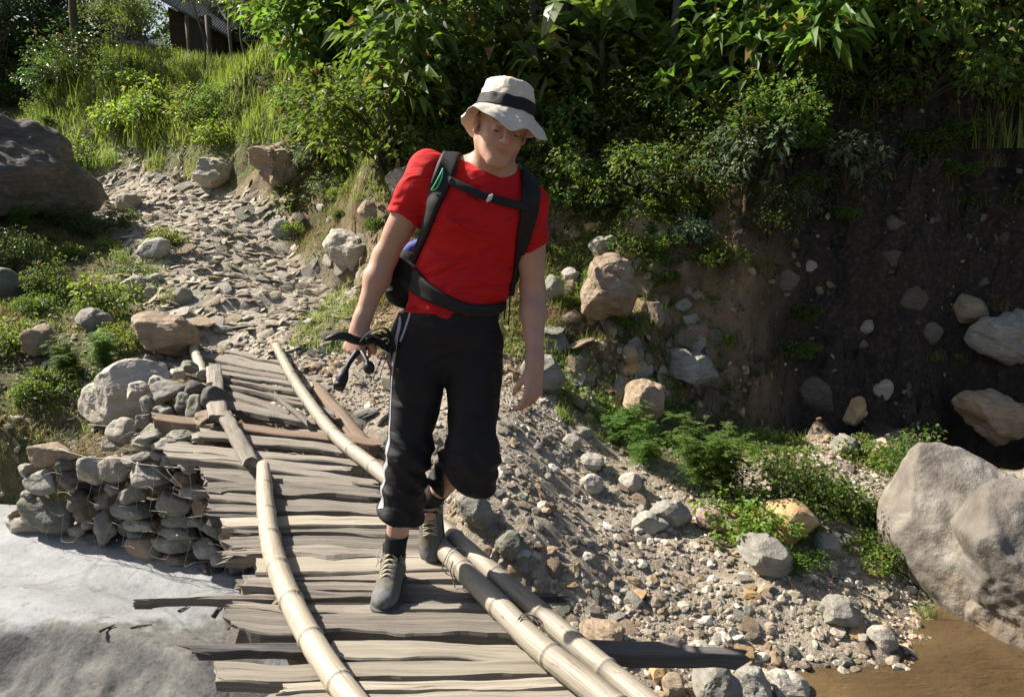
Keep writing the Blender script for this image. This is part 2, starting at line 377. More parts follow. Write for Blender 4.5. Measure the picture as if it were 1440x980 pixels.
def silrock(name, poly, Y, depth, mat, seed, sub=5, rough=.03, hollow=0., label=None, cat='boulder', yaw=0., lay=0., cuts=9):
    """a boulder whose outline is read at its true distance; it gets full depth and rounded flanks"""
    if label and not any(q in label for q in ('dark shaded rock outcrop', 'huge', 'big pale cream')):   # sit it in the ground it stands on
        pc = np.mean(poly, 0); lo = max(q[1] for q in poly); best = None
        for yy in (lo-2, pc[1]):
            h = hit(pc[0], yy)
            if h is not None and (best is None or h[1] < best): best = h[1]
        if best: near = best < 5.9; Y = min(best+depth*(-.25 if 'projecting' in label or 'jutting' in label or 'ledge' in label else .15 if near else .5), Y+1.5)
    W = np.array([pix(a, b_, Y=Y) for a, b_ in poly]); C = W.mean(0); D = W-C
    phi = np.arctan2(D[:, 2], D[:, 0]); rad = np.hypot(D[:, 0], D[:, 2]); o = np.argsort(phi); phi = phi[o]; rad = rad[o]
    V, Fc = ico(sub); ph = np.arctan2(V[:, 2], V[:, 0]); cp = np.hypot(V[:, 0], V[:, 2])
    Rr = np.interp(ph, np.concatenate([phi-2*np.pi, phi, phi+2*np.pi]), np.tile(rad, 3))
    cp2 = cp**.72
    P = np.stack([np.cos(ph)*Rr*cp2, np.sign(V[:, 1])*np.abs(V[:, 1])**.9*depth, np.sin(ph)*Rr*cp2], 1)
    nn = P/(np.linalg.norm(P, axis=1)[:, None]+1e-6); sz = rad.mean()
    if cuts:
        rs = np.random.RandomState(seed)
        for k in range(cuts):
            n = rs.normal(size=3); n[1] = -abs(n[1])*1.1; n /= np.linalg.norm(n); q = P @ n; d = np.percentile(q, rs.uniform(84, 95)); P = P-n*(np.maximum(q-d, 0)*.92)[:, None]
    P = P+nn*(fbm(P*2.2/max(sz, .1)*.6+seed, seed, 4)*sz*rough*2.2+fbm(P*9/max(sz, .1)*.6+seed, seed+3, 4)*sz*rough*.7)[:, None]
    if lay: P = P+nn*((np.abs(vnoise(n3((P[:, 2]+P[:, 0]*.5)*9/sz*.5, seed), seed))-.3)*sz*lay)[:, None]
    o = link(name, mesh_np(name, P, Fc, M[mat], sub > 5), None, tuple(C), (0, 0, yaw)); tag(o, label, cat); return o

# --- big boulders with their own outlines
m = M['boulder_grey'] = rock_mat('boulder grey streaked', (.085,.07,.055), (.19,.168,.14), (.37,.35,.32), layers=.5, scale=2.2, bumpd=.02, spots=(.26,.2,.13), lay_rot=(.2,1.2,.3))
M['boulder_pale'] = rock_mat('boulder pale', (.22,.21,.19), (.38,.37,.34), (.55,.54,.51), layers=1, scale=1.6, bumpd=.008, spots=(.27,.24,.19))
silrock('boulder', [(1246,765),(1258,725),(1275,690),(1292,655),(1318,632),(1352,630),(1390,645),(1432,672),(1490,700),(1530,760),(1520,830),(1450,930),(1415,960),(1385,905),(1350,885),(1310,862),(1270,835),(1252,800)],
    4.95, .62, 'boulder_grey', 4, 6, .028, label='huge rounded grey boulder with weathered streaks standing beside brown water', lay=.02)
silrock('boulder', [(1372,860),(1380,800),(1372,760),(1392,735),(1415,708),(1450,692),(1520,700),(1600,800),(1580,960),(1520,1060),(1440,1000),(1405,962),(1378,900)],
    4.35, .5, 'boulder_grey', 9, 6, .04, label='grey and bluish chipped boulder at the right, in front of the huge one', lay=.03, cuts=22)
silrock('boulder', [(-120,300),(-140,240),(-90,185),(-30,162),(20,165),(50,182),(54,205),(68,225),(82,245),(100,262),(114,285),(126,300),(100,308),(60,300),(20,290),(-60,300)],
    9.6, 1.1, 'rock_black', 12, 6, .06, label='large dark shaded rock outcrop at the left beside the top of the trail', lay=.05)
silrock('boulder', [(104,572),(112,556),(138,538),(160,515),(180,509),(206,514),(226,512),(228,560),(222,588),(190,592),(150,590),(108,586)],
    5.62, .3, 'rock_pale', 15, 5, .03, label='big pale cream boulder behind the wire basket of stones', lay=.03)
silrock('boulder', [(190,444),(205,440),(232,442),(262,455),(276,478),(285,505),(262,512),(232,505),(205,482),(190,462)], 6.6, .22, 'rock_brown', 17, 5, .03, label='brown angular slab leaning at the upper left end of the bridge', lay=.1)
silrock('boulder', [(823,440),(820,415),(828,392),(834,368),(848,355),(868,352),(884,362),(892,395),(893,425),(884,442),(862,450),(840,452)], 7.1, .22, 'rock_brown', 21, 5, .05, label='upright brown stump-like block of rock jutting out of the middle bank', lay=.16)
silrock('boulder', [(826,346),(832,338),(850,334),(872,338),(880,347),(870,353),(846,356),(830,354)], 7.2, .16, 'rock_pale', 23, 4, .03, label='flat pale capstone lying on the upright brown block of rock', cat='rock')
silrock('boulder', [(868,318),(875,310),(900,308),(922,314),(928,326),(920,336),(900,338),(880,334)], 7.5, .2, 'rock_brown', 24, 4, .05, label='brown boulder under the bushes near the top of the middle bank')
silrock('boulder', [(910,508),(914,499),(940,497),(975,500),(1005,510),(1027,524),(1020,536),(980,537),(950,529),(925,522)], 6.75, .26, 'rock_grey', 26, 5, .03, label='long flat grey slab projecting from the foot of the middle bank', lay=.08)
silrock('boulder', [(872,558),(878,545),(900,536),(925,540),(946,555),(950,580),(930,592),(900,590),(880,578)], 6.8, .2, 'rock_brown', 27, 4, .05, label='brown lump of rock under the projecting flat grey slab')
silrock('boulder', [(1062,735),(1072,715),(1100,709),(1135,712),(1148,730),(1146,750),(1130,765),(1095,762),(1070,750)], 5.75, .2, 'rock_ochre', 28, 4, .02, label='round ochre boulder among the green plants at the foot of the bank')
silrock('boulder', [(1034,770),(1040,757),(1070,758),(1105,770),(1113,790),(1108,806),(1090,803),(1055,790)], 5.5, .16, 'rock_grey', 29, 4, .02, label='smooth grey sloping stone below the round ochre boulder')
silrock('boulder', [(1175,592),(1180,565),(1192,552),(1210,556),(1222,575),(1224,600),(1205,606),(1182,602)], 6.7, .13, 'rock_ochre', 30, 4, .05, label='lumpy orange-tan rock standing upright below the dark cliff')
silrock('boulder', [(1178,730),(1182,710),(1205,704),(1232,712),(1228,730),(1205,738)], 6.0, .15, 'rock_ochre', 31, 4, .04, label='tan rock wedged between two green plants left of the huge boulder')
silrock('boulder', [(1222,620),(1240,616),(1258,640),(1263,660),(1250,665),(1232,648)], 6.3, .08, 'rock_pink', 32, 4, .05, label='narrow pinkish slab leaning among leaves above the huge boulder')
silrock('boulder', [(1122,545),(1132,530),(1155,532),(1168,560),(1166,585),(1145,590),(1128,572)], 7.15, .14, 'rock_dirty_shade', 33, 4, .04, label='pale grey rock embedded low in the shaded cliff')
silrock('boulder', [(1362,480),(1375,455),(1410,448),(1470,455),(1500,480),(1480,505),(1430,508),(1390,502)], 7.3, .22, 'rock_grey', 34, 5, .04, label='bluish grey rock jutting from the right end of the cliff', lay=.08)
silrock('boulder', [(1350,585),(1352,560),(1385,556),(1430,575),(1480,580),(1500,610),(1440,616),(1390,608),(1365,600)], 7.0, .3, 'rock_brown', 35, 5, .05, label='broad brown ledge of rock above the huge boulder', lay=.08)
silrock('boulder', [(1232,365),(1242,353),(1262,352),(1278,362),(1272,378),(1252,383),(1236,378)], 7.62, .12, 'rock_dirty_shade', 36, 4, .04, label='roundish stone set highest in the dark cliff face')
silrock('boulder', [(1255,412),(1262,404),(1292,406),(1312,416),(1308,432),(1280,434),(1260,426)], 7.52, .12, 'rock_dirty_shade', 37, 4, .04, label='wide stone set in the middle of the dark cliff face')
silrock('boulder', [(1206,468),(1216,450),(1226,442),(1230,452),(1222,468),(1212,474)], 7.4, .08, 'rock_green', 38, 4, .03, label='narrow mossy stone tilted in the dark cliff face', cat='rock')
silrock('boulder', [(268,240),(275,226),(300,225),(326,232),(334,246),(326,262),(305,268),(285,256)], 11.2, .3, 'rock_pale', 39, 4, .06, label='cream-topped block of rock at the upper right edge of the trail', lay=.08)
silrock('boulder', [(345,235),(352,212),(380,205),(430,214),(445,232),(440,262),(400,268),(360,260)], 11.1, .35, 'rock_brown', 40, 5, .07, label='crumbling brown rock under the grassy terrace right of the trail')
silrock('boulder', [(532,262),(540,245),(565,235),(600,238),(610,262),(590,280),(555,283)], 9.0, .25, 'rock_pale', 41, 4, .05, label='pale rock in the bank just behind the shoulder of the person')
silrock('boulder', [(500,298),(508,286),(530,282),(550,292),(556,306),(535,312),(510,310)], 8.9, .18, 'rock_brown', 42, 4, .05, label='brown rock in the reddish bank left of the person')
silrock('boulder', [(442,330),(450,318),(478,322),(510,340),(540,352),(548,375),(520,385),(490,372),(462,350)], 8.9, .22, 'rock_pale', 43, 5, .05, label='long pale rock at the foot of the bank beside the upper person', lay=.06)
silrock('boulder', [(186,352),(192,341),(212,337),(236,340),(237,353),(225,366),(200,367)], 9.0, .14, 'rock_grey', 44, 4, .03, label='blocky grey stone at the left edge of the upper trail', cat='rock')
silrock('boulder', [(168,408),(180,393),(198,390),(203,402),(196,416),(180,416)], 8.1, .1, 'rock_pale', 45, 4, .04, label='largest white stone of the three on the grassy slope', cat='rock')
silrock('boulder', [(200,392),(212,385),(228,392),(226,401),(208,400)], 8.3, .1, 'rock_grey', 46, 3, .04, label='upper grey stone of the three on the grassy slope', cat='rock')
silrock('boulder', [(200,412),(210,403),(225,412),(220,420),(204,419)], 8.1, .08, 'rock_pale', 47, 3, .04, label='lower pale stone of the three on the grassy slope', cat='rock')
silrock('boulder', [(242,424),(246,408),(262,405),(270,414),(265,426),(252,428)], 7.8, .1, 'rock_green', 48, 4, .03, label='greenish block at the lower left edge of the trail', cat='rock')
silrock('boulder', [(100,440),(115,434),(140,440),(158,452),(156,468),(135,470),(112,456)], 7.2, .12, 'rock_grey', 49, 4, .04, label='grey slab half buried in plants on the left slope', cat='rock')
silrock('boulder', [(-30,400),(-20,388),(20,386),(36,395),(34,420),(10,426),(-25,422)], 7.7, .16, 'rock_green', 50, 4, .03, label='dull grey-green stone at the left margin halfway up the slope', cat='rock')
silrock('boulder', [(34,480),(38,458),(55,450),(68,465),(70,500),(50,508),(36,500)], 6.7, .12, 'rock_brown', 51, 4, .04, label='brown stone in the shade under plants on the left slope', cat='rock')
silrock('boulder', [(370,325),(378,318),(408,316),(418,322),(410,331),(385,333)], 9.9, .16, 'rock_grey', 52, 4, .02, label='flat light grey stone on the grass right of the trail', cat='rock')
silrock('boulder', [(158,290),(165,278),(185,274),(200,284),(196,296),(175,300)], 11.3, .18, 'rock_pale', 53, 4, .03, label='pale stone at the top left edge of the trail', cat='rock')
for k, (poly, Yv, dep, mt, lab) in enumerate([
    ([(975,950),(982,935),(1005,934),(1030,955),(1048,985),(1040,1005),(1000,1000),(980,975)], 4.05, .12, 'rock_grey', 'striped grey slanting rock at the waterline beside the bamboo poles'),
    ([(1036,955),(1042,942),(1062,944),(1085,962),(1092,980),(1070,990),(1048,975)], 4.08, .1, 'rock_grey', 'middle one of three slanting stones at the waterline'),
    ([(1072,958),(1085,948),(1110,952),(1140,968),(1146,982),(1110,985),(1085,975)], 4.1, .1, 'rock_pale', 'pale flat stone of the three at the waterline, nearest the water'),
    ([(1220,905),(1222,890),(1240,884),(1258,892),(1262,905),(1245,912)], 4.68, .08, 'rock_pale', 'roundish pale stone standing at the water edge'),
    ([(1116,860),(1130,850),(1170,850),(1202,872),(1200,886),(1170,882),(1140,870)], 4.95, .1, 'rock_grey', 'large flat grey stone on the shore left of the huge boulder'),
    ([(1148,865),(1160,848),(1200,858),(1225,865),(1200,872)], 5.05, .1, 'rock_grey', 'thin slab behind the large flat stone on the shore'),
    ([(980,735),(983,718),(1000,716),(1016,724),(1016,742),(998,748)], 5.35, .09, 'rock_pink', 'pinkish block at the edge of the gravel bank'),
    ([(912,722),(925,710),(948,708),(975,730),(970,742),(940,738)], 5.3, .1, 'rock_grey', 'grey stone left of the pinkish block'),
    ([(885,745),(893,730),(925,728),(945,740),(935,748),(900,748)], 5.2, .09, 'rock_grey', 'jagged grey stone in front of the pinkish block'),
    ([(1145,770),(1150,755),(1175,758),(1182,772),(1175,782),(1155,778)], 5.6, .1, 'rock_grey', 'grey stone right of the round ochre boulder'),
    ([(1170,630),(1175,618),(1195,614),(1206,625),(1202,640),(1182,644)], 6.55, .1, 'rock_grey', 'smooth grey round stone beside the pinkish leaning slab'),
    ([(815,645),(820,652),(845,660),(852,650),(835,640)], 5.95, .08, 'rock_grey', 'oval grey stone below the feathery green plants'),
    ([(870,672),(880,668),(905,678),(903,690),(885,690)], 5.55, .08, 'rock_pale', 'pale stone nearest the feathery green plants'),
    ([(812,685),(822,672),(845,672),(850,682),(832,692)], 5.5, .08, 'rock_pale', 'white flat stone left in the heap by the plants'),
    ([(790,622),(798,612),(818,620),(815,634),(798,632)], 6.1, .07, 'rock_pale', 'pale stone on the gravel below the lowered hand'),
    ([(690,775),(702,752),(724,748),(735,768),(732,782),(705,786)], 4.9, .09, 'rock_green', 'dark green-grey angular stone behind the bamboo poles'),
    ([(640,700),(648,690),(680,702),(690,738),(672,745),(650,730)], 5.1, .1, 'rock_grey', 'grey broken stone behind the trailing shoe'),
    ([(810,906),(816,888),(850,880),(880,888),(893,905),(860,912)], 4.35, .11, 'rock_brown', 'brownish stone behind the dark plank end'),
    ([(912,950),(918,940),(935,940),(942,948),(935,958),(918,958)], 4.1, .05, 'rock_ochre', 'yellowish round stone among the stones beside the poles'),
    ([(928,968),(934,955),(955,950),(968,960),(962,975),(940,978)], 4.02, .06, 'rock_brown', 'dark brown round stone beside the poles'),
    ([(735,545),(740,500),(762,495),(790,520),(800,548),(770,556)], 6.5, .15, 'rock_grey', 'grey stone beside the left hand of the person'),
    ([(782,392),(790,382),(812,382),(818,392),(800,400)], 7.3, .08, 'rock_pale', 'small pale stone in the bank beside the bare forearm'),
    ([(765,410),(772,385),(782,388),(786,420),(778,432)], 7.2, .08, 'rock_green', 'grey-green stone partly hidden by the bare arm'),
    ([(873,500),(880,485),(896,490),(898,505),(882,512)], 6.95, .08, 'rock_brown', 'angular stone above the projecting flat slab'),
    ([(1095,390),(1108,378),(1124,402),(1116,412)], 7.55, .05, 'rock_dirty_shade', 'thin dark stone at the left in the cliff face'),
    ([(1126,372),(1134,367),(1150,378),(1140,382)], 7.58, .05, 'rock_pale', 'small pale stone chip high in the cliff face'),
    ([(1238,310),(1250,306),(1275,314),(1270,322),(1248,322)], 7.72, .07, 'rock_dirty_shade', 'stone just under the overhanging plants of the cliff'),
    ([(1232,540),(1238,534),(1254,555),(1248,562)], 7.1, .05, 'rock_pale', 'small white chip at the foot of the cliff'),
    ([(1200,483),(1210,478),(1226,482),(1220,490)], 7.3, .06, 'rock_dirty_shade', 'small grey stone below the narrow mossy stone'),
    ([(1294,470),(1302,458),(1325,462),(1318,482)], 7.45, .08, 'rock_dirty_shade', 'brown stone left of the bluish jutting rock'),
    ([(1345,425),(1352,412),(1378,420),(1385,452),(1360,458)], 7.5, .1, 'rock_brown', 'orange-tan stone above the bluish jutting rock')]):
    silrock('rock', poly, Yv, dep, mt, 100+k, 4 if Yv < 5.5 else 3, .035, label=lab, cat='rock', lay=.04)

# --- pale slab under the gabion, a very large smooth boulder; terrain-like top, real flanks
SX = np.linspace(-5.2, -.1, 190); SY = np.linspace(1.2, 5.6, 170)
def slab_top(x, y):
    z = -.80-.10*(4.6-y)+fbm(n3(x*.8, y*.8), 5, 2)*.03+fbm(n3(x*5, y*5), 6, 4)*.005
    z += -.16*np.clip((x+1.55)/.5, 0, 2)**1.5           # falls off toward the stream
    # rounded rib crossing from the upper right to the lower left
    q = (y-3.72)+(x+1.7)*.42
    z += .07*np.exp(-(q/.22)**2)*np.clip((-1.15-x)/.4, 0, 1)-.05*np.exp(-((q-.42)/.2)**2)
    edge = 3.7+.22*np.sin(x*2.1+.5)+.1*vnoise(n3(x*3, 0), 4)
    z += -np.clip(edge-y, 0, 2)*.42-.05*np.clip((edge-y)/.1, 0, 1)+np.clip((edge-y)/.2, 0, 1)*fbm(n3(x*7, y*7), 8, 4)*.03
    return z
X, Y_ = np.meshgrid(SX, SY, indexing='ij'); Z = slab_top(X, Y_); na, nb = X.shape
bord = np.minimum.reduce([X-SX[0], SX[-1]-X, Y_-SY[0], SY[-1]-Y_]); Z = Z-np.clip(.25-bord, 0, 1)**2*9
i, j = np.meshgrid(np.arange(na-1), np.arange(nb-1), indexing='ij')
top = np.stack([i*nb+j, (i+1)*nb+j, (i+1)*nb+j+1, i*nb+j+1], -1).reshape(-1, 4); nV = na*nb
V = np.concatenate([np.stack([X, Y_, Z], -1).reshape(-1, 3), np.stack([X, Y_, np.minimum(Z-.3, -1.4)], -1).reshape(-1, 3)])
ring = np.concatenate([np.arange(na)*nb, (na-1)*nb+np.arange(1, nb), (np.arange(na-2, -1, -1))*nb+nb-1, np.arange(nb-2, 0, -1)]); r2 = np.roll(ring, -1)
side = np.stack([ring, ring+nV, r2+nV, r2], -1)
m, nt, b = newmat('smooth water worn rock'); v = objcoord(nt)
n1 = noise(nt, mapping(nt, v, (1, 2.2, 1), (0, 0, .4)), 1.6, 8, .6, .8); n2 = noise(nt, v, 26, 8, .7)
c = ramp(nt, n1, [(.3, (.135,.142,.15)), (.5, (.21,.222,.235)), (.68, (.3,.308,.312))])
c = mix(nt, .3, c, ramp(nt, n2, [(.3, (.15,.15,.14)), (.7, (.4,.4,.385))]))
sp = nt.nodes.new('ShaderNodeSeparateXYZ'); nt.links.new(v, sp.inputs[0])
yy = math_(nt, 'ADD', sp.outputs[1], math_(nt, 'MULTIPLY', math_(nt, 'ADD', noise(nt, v, 2.1, 8, .65), -.5), 1.1))
dirt = ramp(nt, math_(nt, 'MULTIPLY_ADD', yy, -1.), [(.0, (0,0,0)), (.1, (1,1,1))]); nt.nodes[-2].inputs[2].default_value = 4.08
c = mix(nt, math_(nt, 'MULTIPLY', dirt, .85), c, ramp(nt, n2, [(.35, (.05,.047,.042)), (.6, (.12,.112,.1)), (.8, (.24,.23,.21))]))
pit = ramp(nt, noise(nt, v, 13, 10, .75), [(.34, (.45,.43,.4)), (.42, (1,1,1))]); c = mix(nt, .8, c, pit, 'MULTIPLY')
vo = nt.nodes.new('ShaderNodeTexVoronoi'); vo.feature = 'DISTANCE_TO_EDGE'; vo.inputs['Scale'].default_value = .9; wv = mix(nt, .3, v, nt.nodes.new('ShaderNodeTexNoise').outputs[1]); nt.links.new(wv, vo.inputs['Vector']); crk = ramp(nt, vo.outputs[0], [(.0, (.3,.28,.25)), (.012, (1,1,1))]); c = mix(nt, .28, c, crk, 'MULTIPLY')
nt.links.new(c, b.inputs['Base Color']); b.inputs['Roughness'].default_value = .8; bump(nt, b, math_(nt, 'ADD', n2, math_(nt, 'MULTIPLY', crk, .35)), .007)
M['slab'] = m
tag(link('boulder', mesh_np('slab', V, [top, side], m)), 'very wide smooth grey water-worn rock slab under the wire basket and bridge', 'boulder')

# --- counted stones and the uncountable gravel
RNG = np.random.RandomState(11)
protos = [[mesh_np('stone', *rockgeo(200+k, 4, (1, rr, hh), ang=1., rough=.045, planes=16), M[mt], False) for k, (rr, hh) in enumerate([(.75,.4),(.8,.55),(.6,.28),(.9,.35)])] for mt in ROCKM[:5]+['rock_dirty_shade']]
def put_stone(p, s, mk, label, group, sink=.25, tilt=.25):
    me = protos[mk][RNG.randint(4)]; n = tnorm(p[0], p[1]); q = Vector((0, 0, 1)).rotation_difference(n)
    e = (q @ Quaternion((0, 0, 1), RNG.uniform(0, 6.28)) @ Quaternion((1, 0, 0), RNG.normal()*tilt)).to_euler()
    o = link('stone', me, None, (p[0], p[1], p[2]+s*(.4-sink)), e, (s, s, s))
    return tag(o, label, 'stone', group)
zones = [  # polygon box px0,px1,py0,py1, count, size range, label, group
    ((720,1230,690,930), 80, (.035,.085), 'loose angular stone among the grey gravel of the stream bank', 'stones strewn over the gravel bank'),
    ((760,900,830,990), 26, (.04,.08), 'rounded pale cobble heaped beside the bamboo poles', 'cobbles heaped beside the bamboo poles'),
    ((590,900,560,700), 40, (.035,.08), 'stone on the earthy slope behind the person', 'stones on the earthy slope'),
    ((430,560,470,640), 24, (.05,.11), 'slabby stone beside the far end of the bridge', 'slabby stones beside the bridge end'),
    ((200,520,250,470), 60, (.07,.16), 'flat slabby stone bedded in the rocky trail', 'stones bedded in the trail'),
    ((760,1010,300,570), 105, (.05,.17), 'stone stuck in the sunlit earth bank', 'stones in the earth bank'),
    ((1010,1430,300,600), 16, (.03,.07), 'small stone stuck in the dark shaded cliff', 'small stones in the cliff'),
    ((1150,1260,640,850), 14, (.04,.08), 'stone at the foot of the cliff left of the huge boulder', 'stones left of the huge boulder')]
for (a, b_, c_, d_), cnt, (s0, s1), lab, grp in zones:
    k = 0; tries = 0
    while k < cnt and tries < cnt*6:
        tries += 1; p = hit(RNG.uniform(a, b_), RNG.uniform(c_, d_))
        if p is None or p[2] < -1.1: continue
        o = put_stone(p, RNG.uniform(s0, s1)*RNG.uniform(.7, 1.1), RNG.choice(5, p=[.42,.24,.16,.12,.06]) if 'bank' not in lab and 'cliff' not in lab else (5 if 'cliff' in lab else RNG.choice(5, p=[.2,.1,.45,.05,.2])), lab, grp, .5 if 'cliff' in lab else .25); k += 1
        if 'trail' in lab or 'slabby' in lab or 'sunlit' in lab: o.scale = (o.scale[0], o.scale[1], o.scale[2]*(.6 if 'sunlit' in lab else .45))

def gravel(name, n, sampler, smin, smax, label, mats, sub=1, flat=.45, power=2.2, seed=5, align=0.):
    rs = np.random.RandomState(seed); shapes = [rockgeo(300+k, sub, (1, rs.uniform(.5, .9), flat*rs.uniform(.5, 1.2)), ang=1., rough=.1, planes=14) for k in range(10)]
    Vs, Fs, As, n0 = [], [], [], 0
    for k in range(n):
        p = sampler(rs)
        if p is None: continue
        s = smin+(smax-smin)*rs.rand()**power; V, Fc = shapes[rs.randint(10)]
        nrm = tnorm(p[0], p[1]); q = Vector((0, 0, 1)).rotation_difference(nrm)
        yaw = rs.uniform(0, 6.28) if not align else .55+rs.normal()*.5
        mt = np.array((q @ Quaternion((0, 0, 1), yaw) @ Quaternion((rs.normal(), rs.normal(), 0), abs(rs.normal()*.3)*(1-.5*align)+align*.22)).to_matrix())
        Vs.append((V*s) @ mt.T+np.array([p[0], p[1], tzi(p[0], p[1])+s*flat*(.3 if not align else -.05)])); Fs.append(Fc+n0); n0 += len(V)
        c = np.array(mats[rs.randint(len(mats))])*rs.uniform(.75, 1.45); As.append(np.repeat(c[None], len(V), 0))
    return tag(link(name, mesh_np(name, np.concatenate(Vs), np.concatenate(Fs), M['pebble'], False, {'tint': np.concatenate(As)})), label, None, None, 'stuff')
m, nt, b = newmat('pebbles'); v = objcoord(nt)
c = mix(nt, .75, attr(nt, 'tint'), ramp(nt, noise(nt, v, 30, 6, .7), [(.3, (.5,.5,.5)), (.7, (1.3,1.3,1.3))]), 'MULTIPLY')
nt.links.new(c, b.inputs['Base Color']); b.inputs['Roughness'].default_value = .9; bump(nt, b, noise(nt, v, 60, 5, .7), .004); M['pebble'] = m
GR = [(.26,.215,.155),(.31,.265,.2),(.17,.14,.1),(.37,.33,.265),(.23,.165,.1),(.2,.19,.15),(.47,.43,.36),(.28,.21,.14)]
def samp_box(x0, x1, y0, y1, f):
    def s(rs):
        for _ in range(30):
            x = rs.uniform(x0, x1); y = rs.uniform(y0, y1)
            if rs.rand() < f(x, y): return (x, y)
        return None
    return s
def gi(A, x, y):
    i = min(max(bisect(XS, x)-1, 0), nx-2); j = min(max(bisect(YS, y)-1, 0), ny-2); return A[i, j]
gravel('gravel', 22000, samp_box(-1.5, 4.4, 3.6, 7.0, lambda x, y: gi(GRV, x, y)*(tzi(x, y) > -1.14)*(.35+.65*(vnoise(n3(x*2.2, y*2.2), 8) > -.1))), .005, .028, 'grey and brown gravel covering the stream bank', GR, seed=5)
gravel('gravel', 1700, samp_box(-1.2, 3.8, 3.6, 6.4, lambda x, y: gi(GRV, x, y)*(tzi(x, y) > -1.16)*(1 if y < 4.9 else .35)), .025, .06, 'coarser shingle of flat grey stones on the stream bank', GR, sub=2, seed=6, power=2)
gravel('trail_rubble', 8000, samp_box(-9, 0, 6.0, 15, lambda x, y: gi(TRV, x, y)**2), .02, .12, 'rubble of thin slabby stones covering the trail', [(.26,.22,.165),(.31,.265,.2),(.2,.165,.12),(.37,.33,.26)], sub=2, flat=.2, seed=7, align=1., power=2.6)
gravel('gravel', 3200, samp_box(-5, -1.3, 4.8, 7, lambda x, y: 1-.75*gi(GM, x, y)), .01, .06, 'gravel and broken stone on the ledge behind the wire basket', GR, seed=8)
gravel('rubble', 7000, samp_box(-1.8, 5, 6.2, 8.9, lambda x, y: float(fbm(n3(x*2, y*2), 4, 2) > -.15)*(.9 if x < 2 else .12)), .012, .07, 'small stones and clods in the earth of the bank', [(.26,.19,.115),(.2,.14,.085),(.32,.24,.15),(.15,.1,.06)], seed=9, power=2.6)
# ================================================================ BRIDGE
def wood_mat(name, cols, rough=.85, bumpd=.006, fine=1.):
    m, nt, b = newmat(name); g = attr(nt, 'grain')
    n1 = noise(nt, mapping(nt, g, (1.6, 60*fine, 60*fine)), 1, 9, .7, 1.1); n2 = noise(nt, mapping(nt, g, (4, 190, 190)), 1, 5, .6, .4)
    n3_ = noise(nt, mapping(nt, g, (2.5, 6, 6)), 1, 5, .6)
    c = ramp(nt, n1, [(.28, cols[0]), (.44, cols[1]), (.58, cols[2]), (.75, cols[3])])
    c = mix(nt, .35, c, ramp(nt, n2, [(.3, cols[0]), (.6, cols[2])]))
    c = mix(nt, math_(nt, 'MULTIPLY', n3_, .55), c, cols[1])
    hs = nt.nodes.new('ShaderNodeHueSaturation'); nt.links.new(c, hs.inputs['Color'])
    vv = math_(nt, 'MULTIPLY_ADD', objrand(nt), .5); nt.nodes[-1].inputs[2].default_value = .78; nt.links.new(vv, hs.inputs['Value'])
    crack = ramp(nt, n1, [(.3, (.16,)*3), (.38, (1,)*3)])
    c = mix(nt, 1., hs.outputs[0], crack, 'MULTIPLY')
    nt.links.new(c, b.inputs['Base Color']); b.inputs['Roughness'].default_value = rough
    bump(nt, b, math_(nt, 'ADD', n1, math_(nt, 'MULTIPLY', n2, .6)), bumpd); return m
M['wood'] = wood_mat('weathered plank', [(.045,.037,.03), (.15,.13,.105), (.27,.24,.2), (.39,.355,.3)])
M['wood_clean'] = wood_mat('sawn plank', [(.1,.084,.064), (.235,.205,.16), (.34,.305,.245), (.42,.385,.32)], fine=.6, bumpd=.004)
M['wood_dark'] = wood_mat('dark wet plank', [(.025,.022,.02), (.07,.065,.06), (.12,.11,.105), (.17,.16,.155)])
M['wood_red'] = wood_mat('brown log', [(.05,.03,.018), (.13,.085,.055), (.22,.16,.11), (.33,.27,.2)])
M['bark'] = wood_mat('bark', [(.035,.028,.02), (.09,.075,.055), (.16,.14,.11), (.24,.21,.17)])
M['stem'] = wood_mat('stem', [(.03,.022,.012), (.07,.05,.03), (.12,.095,.06), (.17,.14,.1)])
def bamboo_mat(name, base, bl):
    m, nt, b = newmat(name); g = attr(nt, 'grain')
    sp = nt.nodes.new('ShaderNodeSeparateXYZ'); nt.links.new(g, sp.inputs[0])
    n1 = noise(nt, mapping(nt, g, (2, 10, 10)), 1, 6, .7, .5); n2 = noise(nt, mapping(nt, g, (3, 90, 90)), 1, 5, .6)
    c = ramp(nt, n1, [(.3, bl), (.48, base), (.7, tuple(min(1, x*1.25) for x in base))])
    c = mix(nt, .3, c, ramp(nt, n2, [(.3, bl), (.65, base)]))
    c = mix(nt, ramp(nt, noise(nt, mapping(nt, g, (25, 60, 60)), 1, 3, .5), [(.66, (0,0,0)), (.7, (.6,.6,.6))]), c, (.09,.07,.05))
    nt.links.new(c, b.inputs['Base Color']); b.inputs['Roughness'].default_value = .55; bump(nt, b, n2, .003); return m
M['bamboo'] = bamboo_mat('old bamboo', (.37,.325,.25), (.17,.13,.09)); M['bamboo_grey'] = bamboo_mat('old grey bamboo', (.29,.255,.2), (.12,.1,.075))
M['wire'] = newmat('wire')[0]; _b = M['wire'].node_tree.nodes['Principled BSDF']; _b.inputs['Base Color'].default_value = (.2,.19,.175,1); _b.inputs['Metallic'].default_value = .6; _b.inputs['Roughness'].default_value = .55

